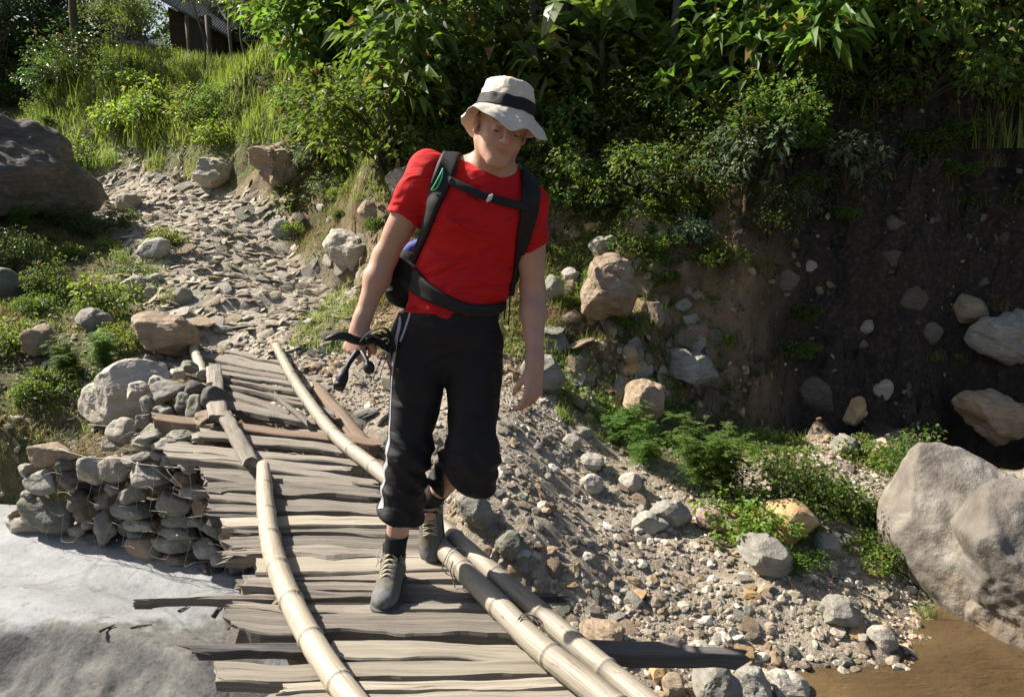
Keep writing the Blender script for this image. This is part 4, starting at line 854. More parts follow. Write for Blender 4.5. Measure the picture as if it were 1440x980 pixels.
# head frame
fwd = np.array([.17, -.93, -.16]); fwd /= np.linalg.norm(fwd); hy = -fwd; hz = np.array([.24, 0, .96]); hz -= hy*(hz @ hy); hz /= np.linalg.norm(hz); hx = np.cross(hy, hz); HR = np.stack([hx, hy, hz], 1)
H = lambda x, y, z: J['head']+HR @ np.array([x, y, z])
def hand(S, w, d, n, s_, curls, thumb, sc=1.):
    """w wrist, d towards the fingers, n where the palm faces, s_ thumb side"""
    d = d/np.linalg.norm(d); n = n-d*(n @ d); n /= np.linalg.norm(n); s_ = s_-d*(s_ @ d)-n*(s_ @ n); s_ /= np.linalg.norm(s_); tips = []
    for k, (off, L0, Ls) in enumerate([(.030, .098, (.042,.026,.021)), (.010, .102, (.046,.03,.022)), (-.011, .098, (.043,.028,.021)), (-.031, .09, (.034,.021,.019))]):
        b0 = w+s_*off*.5*sc+d*.015*sc; kn = w+s_*off*sc+d*L0*sc-n*.006*sc+n*abs(off)*.12; S.cone(b0, kn, .017*sc, .0125*sc, .014); p = kn; ang = 0
        rr = [.0098, .0088, .0076, .0066] if k < 3 else [.0088, .0078, .0068, .006]
        for q in range(3):
            ang += curls[k][q]; dd = d*math.cos(ang)+n*math.sin(ang)+s_*(off*1.2); p2 = p+dd*Ls[q]*sc; S.cone(p, p2, rr[q]*sc, rr[q+1]*sc, .004); p = p2
        tips.append(p)
    S.cone(w+d*.03*sc+n*.006, w+d*.075*sc+n*.004, .026*sc, .026*sc, .015, flat=(n, .55))
    p = w+d*.025*sc+s_*.02*sc+n*.008; S.cone(w+d*.01, p, .018*sc, .017*sc, .012)
    for q, (L, r0, r1) in enumerate([(.042, .0155, .012), (.03, .0115, .0105), (.024, .0105, .008)]):
        a, b_ = thumb[q]; dd = d*math.cos(a)*math.cos(b_)+s_*math.sin(a)+n*math.cos(a)*math.sin(b_); p2 = p+dd*L*sc; S.cone(p, p2, r0*sc, r1*sc, .006); p = p2
    return tips
# ---- body, one continuous surface
S = SDF((-.72, 2.5, .02), (.32, 3.3, 1.82), .0042)
S.ell(H(0,.012,.035), (.076,.094,.088), HR, .02); S.ell(H(0,-.02,-.04), (.057,.072,.074), HR, .03); S.ell(H(0,-.064,-.094), (.024,.022,.018), HR, .02)
for q in (-1, 1):
    S.cone(H(.048*q,.012,-.048), H(.018*q,-.056,-.094), .019, .015, .02); S.ell(H(.036*q,-.058,-.03), (.022,.024,.022), HR, .02)
    S.ell(H(.031*q,-.097,.004), (.016,.012,.011), HR, .012, True); S.ell(H(.031*q,-.076,.003), (.0135,.0135,.0115), HR, .004)
    S.cone(H(.012*q,-.09,.021), H(.045*q,-.08,.02), .0085, .0075, .008)
    S.ell(H(.079*q,.012,-.005), (.009,.019,.031), HR, .006); S.ell(H(.085*q,.006,-.004), (.006,.01,.018), HR, .004, True); S.ell(H(.0115*q,-.098,-.029), (.0075,.009,.0065), HR, .005)
S.cone(H(0,-.084,.014), H(0,-.112,-.022), .008, .0115, .008); S.ell(H(0,-.113,-.025), (.0105,.009,.009), HR, .006)
S.cone(H(-.024,-.077,-.053), H(0,-.0865,-.0565), .004, .0055, .005); S.cone(H(.024,-.077,-.053), H(0,-.0865,-.0565), .004, .0055, .005)
S.cone(H(-.02,-.077,-.06), H(0,-.0855,-.065), .0042, .0062, .006); S.cone(H(.02,-.077,-.06), H(0,-.0855,-.065), .0042, .0062, .006)
S.cone(H(-.031,-.08,-.0505), H(0,-.093,-.0605), .0022, .0022, .003, sub=True); S.cone(H(.031,-.08,-.0505), H(0,-.093,-.0605), .0022, .0022, .003, sub=True)
S.cone(J['neck'], H(0,.028,-.05), .062, .056, .03); S.cone(J['neck']+[0,.0,-.01], J['neck']+[0,.04,-.08], .062, .08, .04)
for q in (-1, 1): S.cone(J['neck']+HR @ np.array([.03*q,-.035,-.02]), H(.05*q,.02,-.05), .013, .015, .03)
bk = np.array([0, 1, 0.])
S.ell(pix(692,243,Y=2.815), (.085,.05,.05), HR, .03)
S.cone(J['chest'], J['waist'], .14, .125, .04, (bk, .66)); S.cone(J['waist'], J['pelv'], .125, .14, .04, (bk, .7)); S.cone(J['Rs'], J['Ls'], .05, .05, .04)
S.cone(J['neck']+[0,0,-.03], J['Rs'], .055, .05, .04); S.cone(J['neck']+[0,0,-.03], J['Ls'], .055, .05, .04)
for a, b_, c_ in (('Rs','Re','Rw'), ('Ls','Le','Lw')):
    A_, B_, C_ = J[a], J[b_], J[c_]; S.cone(A_, B_, .052, .0385, .03); S.cone(A_*.6+B_*.4+[0,-.008,0], A_*.3+B_*.7, .04, .036, .03)
    S.cone(B_, B_*.7+C_*.3, .0375, .0405, .03); S.cone(B_*.7+C_*.3, B_*.05+C_*.95, .0405, .027, .03, ([0,1,0], .92)); S.cone(B_*.1+C_*.9, C_+(C_-B_)*.05, .0285, .027, .02)
for h_, k_, a_ in (('Rh','Rk','Ra'), ('Lh','Lk','La')):
    A_, B_, C_ = J[h_], J[k_], J[a_]; S.cone(A_, B_, .08, .058, .03); S.cone(B_, B_*.65+C_*.35+[0,.015,0], .052, .052, .03); S.cone(B_*.65+C_*.35+[0,.012,0], C_, .05, .033, .03); S.cone(C_, C_+[0,-.03,-.035], .034, .03, .02)
D2 = lambda a, b_: (b_-a)
dR = D2(J['Re'], J['Rw']); dR = dR/np.linalg.norm(dR)*.75+np.array([-.05,-.35,-.6]); dL = D2(J['Le'], J['Lw']); dL = dL/np.linalg.norm(dL)+np.array([-.12,-.0,-.2])
hand(S, J['Lw'], dL, np.array([-.62,.75,0]), np.array([-.75,-.62,0]), [(.45,.6,.35),(.55,.65,.4),(.65,.7,.4),(.7,.7,.4)], [(.42,.5),(.08,.6),(-.1,.7)], .93)
tipsR = hand(S, J['Rw'], dR, np.array([.35,.9,.1]), np.array([.9,-.35,0]), [(1.15,1.35,.8),(1.25,1.35,.8),(1.3,1.35,.85),(1.3,1.3,.9)], [(.55,.5),(.2,.9),(-.3,1.2)], .98)
V, Q = S.surface(1, J['head'][2]-.12)
loc = (V-J['head']) @ HR
lip = np.exp(-((loc[:, 2]+.0595+np.abs(loc[:, 0])*-.12)/.0085)**2)*np.clip(1.25-np.abs(loc[:, 0])/.022, 0, 1)*(loc[:, 1] < -.075)*.75
plink('body', V, Q, 'skin', attrs={'lip': np.clip(lip, 0, 1)})
for q in (-1, 1):
    V0, F0 = ico(3); plink('eye', V0*.0102 @ HR.T+H(.031*q,-.0775,-.001), F0, fmat('eye', (.12,.09,.07), .25, 50, .0001) if q == -1 else bpy.data.materials['eye'])
    a = np.linspace(0, 1, 9); mb = MB(); P = np.array([H(q*(.014+.034*t), -.0905+.012*t*t, .0225+.006*math.sin(t*2.6)) for t in a]); mb.tube(P, np.array([.0032]*6+[.0026,.002,.001]), 6); plink('eyebrow', np.concatenate(mb.V), [np.concatenate(f) for f in mb.Fc.values()], 'stem')
# short hair under the hat: a band round the back and temples
A_, B_ = np.meshgrid(np.linspace(-.12, math.pi+.12, 40), np.linspace(0, 1, 10), indexing='ij'); hv = []
for a, t in zip(A_.ravel(), B_.ravel()): 
    r = 1.035+.012*vnoise(n3(a*30, t*5), 3); z = -.03+.1*t+(.03 if abs(a-math.pi/2) > 1.6 else -.02)*(1-t); kk = math.sqrt(max(.1, 1-((z-.035)/.09)**2)); hv.append(H(.078*r*kk*math.cos(a), .012+.096*r*kk*math.sin(a), z))
i, j = np.meshgrid(np.arange(39), np.arange(9), indexing='ij'); plink('hair', hv, np.stack([i*10+j, (i+1)*10+j, (i+1)*10+j+1, i*10+j+1], -1).reshape(-1, 4), 'stem')

# ---- shirt
def folds(P, s, amp):
    return amp*(fbm(P*s, 5, 3)+.6*(1-2*np.abs(vnoise(P*np.array([s*1.6, s, s*1.1])+3, 8))))
S = SDF((-.52, 2.55, .9), (.3, 3.1, 1.62), .0042)
S.cone(J['chest']+[0,0,-.02], J['waist'], .172, .15, .05, (bk, .68)); S.cone(J['waist'], pix(640,432,Y=2.87), .15, .158, .05, (bk, .74)); S.cone(J['Rs']+[.02,0,-.01], J['Ls']+[-.02,0,-.01], .062, .062, .04)
S.cone(J['neck']+[0,.01,-.03], J['Rs'], .062, .055, .04); S.cone(J['neck']+[0,.01,-.03], J['Ls'], .062, .055, .04)
S.ell(pix(688,264,Y=2.81), (.13,.09,.075), HR, .04); S.cone(J['chest']+[-.07,-.045,.0], J['chest']+[-.06,-.03,-.08], .08, .07, .05); S.cone(J['chest']+[.07,-.045,-.03], J['chest']+[.06,-.03,-.1], .08, .07, .05)
cuffR = J['Rs']*.5+J['Re']*.5; cuffL = J['Ls']*.52+J['Le']*.48
G = S.grid(); dr = J['Re']-J['Rs']; dl = J['Le']-J['Ls']
for s_, cf, dd, r1 in (('Rs', cuffR, dr, .062), ('Ls', cuffL, dl, .063)):   # sleeves: cut at the cuff, then joined to the trunk
    T_ = SDF((-.52, 2.55, .9), (.3, 3.1, 1.62), .0042); T_.cone(J[s_]+[0,0,.003], cf+dd*.15, .0665, r1, .01); n = dd/np.linalg.norm(dd)
    T_.F = np.maximum(T_.F, ((G-cf-n*.012*np.sin(G[..., :1]*40)) @ n).astype(np.float32)); kk = .03*np.clip(((cf-G) @ n)/.06, .05, 1); hh = np.clip(.5+.5*(S.F-T_.F)/kk, 0, 1); S.F = (S.F*(1-hh)+T_.F*hh-kk*hh*(1-hh)).astype(np.float32)
S.F += folds(G, 7., .006)+.0045*np.sin(G[..., 2]*70+G[..., 0]*45+4*vnoise(G*5, 2))*np.clip((1.28-G[..., 2])/.25, .15, 1)
def cutplane(S, G, p, n, on=None): 
    n = n/np.linalg.norm(n); d = ((G-p) @ n).astype(np.float32); S.F = np.where(on, np.maximum(S.F, d), S.F) if on is not None else np.maximum(S.F, d)
cutplane(S, G, pix(640,440,Y=2.87), np.array([.1,0,-1.]))
nk = J['neck']+[0,-.005,.03]; t = np.clip(((G-nk) @ (J['head']-nk))/((J['head']-nk) @ (J['head']-nk)), 0, 3)[..., None]; dn = np.linalg.norm(G-nk-(J['head']-nk)*t, axis=-1)-.06
S.F = np.maximum(S.F, -dn.astype(np.float32)); q_ = (G-pix(692,218,Y=2.735)) @ HR; k0_ = np.linalg.norm(q_/np.array([.072,.1,.05]), axis=-1); S.F = np.maximum(S.F, -((k0_-1)*.055).astype(np.float32)); fcol = np.maximum(np.abs(dn-.003)-.004, np.abs(S.F-.0)-.004)
V, Q = S.surface(1); shirt = plink('t_shirt', V, Q, 'shirt'); bv_shirt = BVHTree.FromPolygons([tuple(v) for v in V], [tuple(int(x) for x in q) for q in Q])
# collar ring
def onsurf(bvh, px, py, off, y0=2.2, wide=True):
    o = Vector((0, 0, CAMZ)); d = (Vector(pix(px, py, Y=2.5))-o).normalized(); h_ = bvh.ray_cast(o, d)
    if h_[0] is None:
        p = Vector(pix(px, py, Y=2.85)); h_ = bvh.find_nearest(p)
    return h_[0]+h_[1]*off, h_[1]
# ---- trousers
S = SDF((-.6, 2.55, .2), (.12, 3.25, 1.12), .0042)
S.cone(pix(640,432,Y=2.88), J['pelv'], .152, .165, .04, (bk, .72)); S.cone(J['pelv'], (J['Rh']+J['Lh'])/2, .16, .13, .05, (bk, .8))
hemR = J['Rk']*.45+J['Ra']*.55; hemL = J['Lk']*.74+J['La']*.26
S.cone(J['Rh'], J['Rk'], .1, .08, .022); S.cone(J['Rk'], hemR, .08, .082, .03); S.cone(hemR, hemR+(J['Ra']-J['Rk'])*.2, .082, .082, .03)
S.cone(J['Lh'], J['Lk'], .1, .088, .022); S.cone(J['Lk'], hemL+(J['La']-J['Lk'])*.2, .09, .082, .03); S.cone(J['Lk'], J['Lk']+[.015,.02,-.1], .085, .075, .04)
S.cone(pix(570,470,Y=2.86), pix(562,500,Y=2.86), .05, .04, .03)
G = S.grid(); S.F += folds(G, 7., .008)+.006*np.sin(G[..., 2]*85+G[..., 0]*60+5*vnoise(G*5, 4))*np.clip((.62-G[..., 2])/.15, 0, 1)
cutplane(S, G, hemR, (J['Ra']-J['Rk'])*np.array([.6,1,1])+np.array([-.06,0,0]), G[..., 0] < (J['Rk'][0]+J['Lk'][0])/2+.005)
cutplane(S, G, hemL+[.0,.0,-.0], (J['La']-J['Lk'])+np.array([-.22,-.0,-.06]), (G[..., 0] > (J['Rk'][0]+J['Lk'][0])/2+.005))
cutplane(S, G, pix(640,431,Y=2.87), np.array([-.1,0,1.]))
V, Q = S.surface(1); plink('trousers', V, Q, 'black_cloth'); bv_tr = BVHTree.FromPolygons([tuple(v) for v in V], [tuple(int(x) for x in q) for q in Q])

def ribbon(bvh, path, width, name, mat, parent=None, off=.004, th=.005, n=40, base=None, wr=None):
    """a strap laid on the surface below it"""
    pp = smooth_path([(a, b_, 0) for a, b_ in path], n); C, Nn = [], []
    for a, b_, _ in pp:
        c, nn = onsurf(bvh, a, b_, off); C.append(c[:]); Nn.append(nn[:])
    C = np.array(C); Nn = np.array(Nn)
    for _ in range(4): C[1:-1] = (C[:-2]+2*C[1:-1]+C[2:])/4; Nn[1:-1] = (Nn[:-2]+Nn[1:-1]+Nn[2:])/3
    T = np.gradient(C, axis=0); T /= np.linalg.norm(T, axis=1)[:, None]+1e-9; Sd = np.cross(T, Nn); Sd /= np.linalg.norm(Sd, axis=1)[:, None]+1e-9; N2 = np.cross(Sd, T)
    w_ = (np.interp(np.linspace(0, 1, n), np.linspace(0, 1, len(wr)), wr) if wr else np.full(n, width))[:, None]/2
    cols = 7; V = []
    for k in range(cols): 
        t = k/(cols-1)*2-1; p = C+Sd*w_*t
        q = np.array([(lambda h_: (h_[0]+h_[1]*off)[:] if h_[0] is not None and (h_[0]-Vector(x)).length < .03 else x)(bvh.find_nearest(Vector(x))) for x in p]); V.append(q+N2*th*(1-t*t*.4))
    for k in range(cols-1, -1, -1): V.append(V[k]-N2*th*1.6)
    m_ = len(V); V = np.array(V); i, j = np.meshgrid(np.arange(m_), np.arange(n-1), indexing='ij'); i2 = (i+1) % m_
    Fq = np.stack([i*n+j, i2*n+j, i2*n+j+1, i*n+j+1], -1).reshape(-1, 4)
    ca = np.stack([np.array([k*n, (k+1)*n, (m_-2-k)*n, (m_-1-k)*n]) for k in range(cols-1)]); cb = ca[:, ::-1]+n-1
    return plink(name, V.reshape(-1, 3), np.concatenate([Fq, ca, cb]), mat, parent, base=base)
ribbon(bv_tr, [(566,440),(556,490),(551,540),(549,590),(545,640),(538,690),(535,715)], .016, 'side_stripe', 'grey_stripe', off=.001, th=.0015, wr=[.012,.012,.007,.009,.02,.028,.026])
ribbon(bv_tr, [(578,438),(570,462),(563,480)], .007, 'side_stripe', 'grey_stripe', off=.001, th=.0015)

# ---- hat
def hat_prof(t):   # t 0..1 : centre of the crown -> band -> brim edge ; returns radius, height
    pr = [(0,0.,.152),(.12,.035,.1515),(.2,.063,.147),(.25,.074,.139),(.3,.078,.128),(.45,.085,.103),(.55,.089,.08),(.66,.0925,.06),(.68,.095,.056),(.8,.112,.046),(.9,.127,.033),(1,.141,.018)]
    return np.interp(t, [p[0] for p in pr], [p[1] for p in pr]), np.interp(t, [p[0] for p in pr], [p[2] for p in pr])
nu, nv = 128, 90; hz0 = np.array([0, .014, -.003]); th = np.arange(nu)/nu*2*np.pi; tv = np.linspace(0.004, 1, nv)
def hat_pts(tv, off):
    T_, V_ = np.meshgrid(th, tv, indexing='ij'); r, z = hat_prof(V_); b_ = np.clip((V_-.68)/.32, 0, 1)
    z = z+b_*(.016*np.sin(2*T_+.6)+.009*np.sin(5*T_+1)+.005*np.sin(9*T_))-b_*.012; r = r+b_*.008*np.sin(3*T_+2)+off
    P = np.stack([r*np.cos(T_)*.97, r*np.sin(T_)*1.12, z+off*.5], -1); cr = np.clip(1-b_*2, 0, 1)
    f = fbm(np.stack([np.cos(T_)*3, np.sin(T_)*3, z*38], -1), 4, 3)*.0035+fbm(P*60, 9, 2)*.0008; f = f*(1-np.exp(-((V_-.62)/.06)**2)*.7)
    return P+np.stack([np.cos(T_), np.sin(T_), .6+0*T_], -1)*f[..., None]
PO = hat_pts(tv, 0.); PI_ = hat_pts(tv, -.003); PI_[:, -1] = PO[:, -1]-np.array([0, 0, .002])
VV = np.concatenate([PO, PI_[:, ::-1]], 1); nn = VV.shape[1]; i, j = np.meshgrid(np.arange(nu), np.arange(nn-1), indexing='ij'); i2 = (i+1) % nu
HT = rotm((R(-13), 0, 0)); hw = lambda P: ((P.reshape(-1, 3)-[0,0,.07]) @ HT.T+[0,.004,.064]+hz0) @ HR.T+J['head']
hat = plink('hat', hw(VV), np.stack([i*nn+j, i*nn+j+1, i2*nn+j+1, i2*nn+j], -1).reshape(-1, 4), 'hat'); hat['label'] = 'beige cotton sun hat with a black band and wavy brim'
tb = np.linspace(.5, .675, 8); B1 = hat_pts(tb, .0025); B2 = hat_pts(tb, .0005)[:, ::-1]; VV = np.concatenate([B1, B2], 1); nn = VV.shape[1]; i, j = np.meshgrid(np.arange(nu), np.arange(nn), indexing='ij'); i2 = (i+1) % nu; j2 = (j+1) % nn
band = plink('hat_band', hw(VV), np.stack([i*nn+j, i*nn+j2, i2*nn+j2, i2*nn+j], -1).reshape(-1, 4), 'hatband', parent=hat)

# ---- shoes and socks
def shoe(ank, d, u, seed, label=None):
    d = d/np.linalg.norm(d); u = u-d*(u @ d); u /= np.linalg.norm(u); s_ = np.cross(d, u); Rm = np.stack([s_, d, u], 1); org = ank-Rm @ np.array([0, .055, .105])
    for part in ('shoe', 'sole'):
        S = SDF((-.07, -.03, -.03), (.07, .31, .17), .0034)
        S.ell((0,.225,.036), (.046,.055,.037), None, .02); S.cone((0,.19,.04), (0,.09,.052), .046, .042, .02, ([1,0,0], 1.0)); S.ell((0,.036,.045), (.037,.042,.05), None, .02)
        S.cone((0,.055,.06), (0,.05,.118), .043, .044, .02); S.cone((0,.165,.055), (0,.08,.1), .034, .038, .02)
        G = S.grid()
        if part == 'shoe':
            S.F = np.maximum(S.F, .006-G[..., 2]); S.F = np.maximum(S.F, (G[..., 2]-.118+.15*(G[..., 1]-.05))*.95)
            S.F += (.0012*np.sin(G[..., 2]*330)*(np.abs(G[..., 0]) > .02)).astype(np.float32)*0+fbm(G*35, 3, 2)*.0012
            V, Q = S.surface(1); zone = np.clip(((V[:, 1]-.205)/.015), 0, 1)+np.clip((.034-V[:, 2]+.02*np.sin(V[:, 1]*20))/.008, 0, 1)
            sh = plink('shoe', V @ Rm.T+org, Q, 'shoe', attrs={'zone': np.clip(zone, 0, 1)})
        else:
            k = int(.03/.0034+.038/.0034); fp = S.F[:, :, k][:, :, None]-.005; tr = .0025*np.sign(np.sin(G[..., 1]*260))*(np.abs(G[..., 0]) > .012)
            S.F = np.maximum(fp, np.abs(G[..., 2]-.006-.03*np.clip(G[..., 1]-.22, 0, 1)-tr*(G[..., 2] < 0))-.012).astype(np.float32); V, Q = S.surface(1); plink('sole', V @ Rm.T+org, Q, 'rubber', parent=sh)
    rs = np.random.RandomState(seed); mb = MB(); W = lambda p: Rm @ np.array(p)+org
    def topz(y): return np.interp(y, [.06,.08,.1,.125,.15,.175], [.151,.146,.134,.119,.106,.096])
    for k in range(6):
        y0 = .072+.019*k; y1 = y0+.012; 
        for q in (-1, 1): mb.tube(smooth_path([W((q*.026,y0,topz(y0)-.012)), W((0,(y0+y1)/2,topz((y0+y1)/2)+.003)), W((-q*.026,y1,topz(y1)-.012))], 8), .003, 5)
    for q in (-1, 1): mb.tube(smooth_path([W((0,.066,.142)), W((q*.03,.06,.15)), W((q*.05,.075,.135)), W((q*.045,.1,.105)), W((q*.02,.08,.135))], 18), .0017, 5); mb.tube(smooth_path([W((0,.066,.142)), W((q*.035,.09,.13)), W((q*.055,.1,.09))], 10), .0017, 5)
    plink('laces', np.concatenate(mb.V), [np.concatenate(f) for f in mb.Fc.values()], 'lace', parent=sh)
    mbt = MB(); mbt.tube(smooth_path([W((0,.055,.105)), W((0,.052,.135)), W((0,.05,.158))], 3), [.037,.038,.038], 14); plink('tongue_cuff', np.concatenate(mbt.V), [np.concatenate(f) for f in mbt.Fc.values()], 'sock', parent=sh)
    return Rm, org
shoe(J['Ra']+[0,.0,.012], np.array([-.05,-1,-.0]), np.array([0,0,1.]), 1)
shoe(J['La'], pix(606,792,Y=2.965)-J['La'], np.array([0.02,-1.,.3]), 2)
for a_, k_, L in (('Ra','Rk',.115), ('La','Lk',.13)):
    mb = MB(); u = (J[k_]-J[a_]); u /= np.linalg.norm(u); p0 = J[a_]+u*.0; fd = np.array([0,-.9,-.3]) if a_ == 'Ra' else np.array([0,-.6,-.8]); mb.tube(smooth_path([p0+fd*.05, p0, p0+u*.05, p0+u*L], 18), np.array([.034]*3+[.0405]*13+[.042]*2), 20)
    plink('sock', np.concatenate(mb.V), [np.concatenate(f) for f in mb.Fc.values()], 'sock')

# ---- backpack (carried, a thing of its own)
bp_loc = pix(650, 350, Y=3.08); pack = tag(empty('backpack', tuple(bp_loc)), 'black backpack carried by the person, with chest strap, hip belt and side pocket', 'backpack')
S = SDF((-.48, 2.85, .95), (.12, 3.38, 1.56), .007)
S.cone(pix(667,282,Y=3.08), pix(640,420,Y=3.1), .165, .175, .03, (bk, .62)); S.cone(pix(640,330,Y=3.15), pix(632,410,Y=3.15), .13, .13, .03, (bk, .6)); G = S.grid(); S.F += folds(G, 7., .007)
V, Q = S.surface(1); plink('pack_body', V, Q, 'black_cloth', pack, base=bp_loc)
S = SDF((-.62, 2.72, .9), (-.2, 3.12, 1.3), .0045)
S.cone(pix(572,375,Y=2.93), pix(566,408,Y=2.93), .058, .066, .03, (bk, .6)); S.cone(pix(585,395,Y=2.9), pix(560,400,Y=2.98), .045, .05, .03); S.cone(pix(600,405,Y=2.84), pix(575,385,Y=2.92), .03, .04, .03); G = S.grid(); S.F += folds(G, 14., .004); V, Q = S.surface(1)
o = plink('hip_pocket', V, Q, 'black_cloth', pack, base=bp_loc)
S = SDF((-.55, 2.8, 1.05), (-.2, 3.1, 1.35), .0045); S.cone(pix(578,352,Y=2.98), pix(590,345,Y=2.98), .028, .024, .02); V, Q = S.surface(1); plink('blue_pouch', V, Q, 'blue_cloth', pack, base=bp_loc)
# straps: lie on the shirt
def strap(path, w_, name, mat='black_web', **kw): return ribbon(bv_shirt, path, w_, name, mat, pack, base=bp_loc, **kw)
ls = strap([(643,203),(635,222),(623,252),(610,290),(597,330),(583,370)], .06, 'shoulder_strap', off=.006, th=.009, wr=[.06,.066,.06,.05,.036,.034])
rs_ = strap([(735,240),(745,256),(745,290),(736,325),(726,370),(718,415)], .06, 'shoulder_strap', off=.006, th=.009, wr=[.056,.062,.058,.05,.036,.03])
strap([(622,250),(650,263),(688,279),(715,287),(742,293)], .025, 'chest_strap', off=.012, th=.004)
strap([(583,392),(600,408),(625,422),(655,434),(690,437),(716,432)], .05, 'hip_belt', off=.006, th=.008, wr=[.085,.06,.045,.042,.045,.055])
c, n_ = onsurf(bv_shirt, 688, 279, .016); V, Fc = rockgeo(3, 3, (.009, .006, .017), rough=.0, ang=.2); plink('buckle', V @ rotm((0, .5, 0)).T+np.array(c), Fc, 'plastic_white', pack, base=bp_loc)
mb = MB(); P = [onsurf(bv_shirt, a, b_, .022)[0][:] for a, b_ in ((622,240),(617,250),(613,262),(612,268),(617,268),(621,258),(622,246),(621,241))]; mb.tube(smooth_path(P, 30), .0022, 6); plink('carabiner', np.concatenate(mb.V), [np.concatenate(f) for f in mb.Fc.values()], 'cord_green', pack, base=bp_loc)
for x in (712, 718):
    mb = MB(); mb.tube(smooth_path([pix(x,395,Y=2.86), pix(x-1,425,Y=2.85), pix(x-3,457 if x > 715 else 448,Y=2.86)], 14), .009, 6, sq=.3); plink('loose_strap', np.concatenate(mb.V), [np.concatenate(f) for f in mb.Fc.values()], 'black_web', pack, base=bp_loc)
# ---- trekking poles held in the hand
tp = pix(505, 490, Y=2.78)
def pole(lab, grip, shaft, seed):
    t = tag(empty('trekking_pole', tuple(tp)), lab, 'trekking pole')
    mb = MB(); P = smooth_path([pix(*g[:2], Y=g[2])-tp for g in grip], 24); mb.tube(P, np.interp(np.linspace(0, 1, 24), np.linspace(0, 1, len(grip)), [g[3] for g in grip]), 14); link('grip', mb.mesh('grip', M['plastic_black']), t)
    mb = MB(); P = smooth_path([pix(*g[:2], Y=g[2])-tp for g in shaft], 30); mb.tube(P, .0085, 10); link('shaft', mb.mesh('shaft', M['plastic_black']), t)
    return t
pa = pole('folded black trekking pole held level in the hand, its grip end pointing left', [(457,478,2.70,.006),(468,474,2.70,.0135),(482,472,2.72,.015),(498,478,2.75,.014),(512,480,2.78,.014),(530,474,2.82,.014)], [(530,474,2.82),(560,468,3.0),(590,466,3.3)], 1)
pb = pole('second folded trekking pole hanging lower in the same hand, with round knob ends', [(476,545,2.68,.019),(478,541,2.69,.02),(482,530,2.70,.009),(490,512,2.74,.009),(503,494,2.78,.012)], [(503,494,2.78),(540,480,2.95),(590,470,3.3)], 2)
V0, F0 = ico(3); link('knob', mesh_np('knob', V0*[.019,.019,.023]+pix(519,517,Y=2.72)-tp, F0, M['plastic_black']), pb); mb = MB(); mb.tube(smooth_path([pix(519,515,Y=2.72)-tp, pix(512,500,Y=2.76)-tp, pix(505,490,Y=2.8)-tp], 10), .009, 8); link('grip_neck', mb.mesh('grip_neck', M['plastic_black']), pb)
for k, pth in enumerate([[(505,482,2.74),(522,466,2.74),(542,462,2.76),(550,475,2.78),(552,492,2.8),(540,487,2.8),(528,478,2.78),(515,480,2.76)], [(520,470,2.76),(535,478,2.76),(545,492,2.78),(550,480,2.78),(535,466,2.77)]]):
    mb = MB(); mb.tube(smooth_path([pix(*g[:2], Y=g[2])-tp for g in pth], 40), .012, 8, sq=.22); link('wrist_strap', mb.mesh('wrist_strap', M['black_web']), pa)
mb = MB(); mb.tube(smooth_path([pix(*g[:2], Y=g[2])-tp for g in [(538,500,2.78),(530,520,2.77),(526,535,2.76),(531,536,2.76),(537,520,2.77),(545,500,2.78)]], 24), .0016, 5); link('cord', mb.mesh('cord', M['black_web']), pb)
# ================================================================ BUILDINGS ON THE CREST
m, nt, b = newmat('mud wall'); v = objcoord(nt); c = ramp(nt, noise(nt, mapping(nt, v, (1,1,3)), 3, 8, .7), [(.3, (.035,.028,.022)), (.7, (.085,.068,.052))]); nt.links.new(c, b.inputs['Base Color']); b.inputs['Roughness'].default_value = .95; bump(nt, b, noise(nt, v, 14, 6), .02); M['mud'] = m
m, nt, b = newmat('tin roof'); v = objcoord(nt); c = ramp(nt, noise(nt, v, 2.5, 8, .7), [(.3, (.09,.1,.12)), (.55, (.17,.19,.22)), (.75, (.2,.17,.15))]); nt.links.new(c, b.inputs['Base Color']); b.inputs['Roughness'].default_value = .5; b.inputs['Metallic'].default_value = .4; M['tin'] = m
m, nt, b = newmat('pale tin'); b.inputs['Base Color'].default_value = (.42,.44,.46,1); b.inputs['Roughness'].default_value = .5; M['tin_pale'] = m
def corrugated(c00, c10, c11, c01, n=60, mat='tin', th=.03, amp=.02, name='roof'):
    """roof sheet between four corners (front left, front right, back right, back left), waves across"""
    c00, c10, c11, c01 = map(np.array, (c00, c10, c11, c01)); nrm = np.cross(c10-c00, c01-c00); nrm /= np.linalg.norm(nrm)
    U, W_ = np.meshgrid(np.linspace(0, 1, n*4+1), np.linspace(0, 1, 12), indexing='ij'); P = ((c00*(1-U[..., None])+c10*U[..., None])*(1-W_[..., None])+(c01*(1-U[..., None])+c11*U[..., None])*W_[..., None])
    P = P+nrm*(amp*np.sin(U*n*2*np.pi))[..., None]; a, b_ = U.shape; T = P.reshape(-1, 3); B = T-nrm*th; i, j = np.meshgrid(np.arange(a-1), np.arange(b_-1), indexing='ij'); f = np.stack([i*b_+j, (i+1)*b_+j, (i+1)*b_+j+1, i*b_+j+1], -1).reshape(-1, 4)
    ring = np.concatenate([np.arange(a)*b_, (a-1)*b_+np.arange(1, b_), np.arange(a-2, -1, -1)*b_+b_-1, np.arange(b_-2, 0, -1)]); r2 = np.roll(ring, -1); k = a*b_
    return mesh_np(name, np.concatenate([T, B]), [f, f[:, ::-1]+k, np.stack([ring, ring+k, r2+k, r2], -1)], M[mat], False)
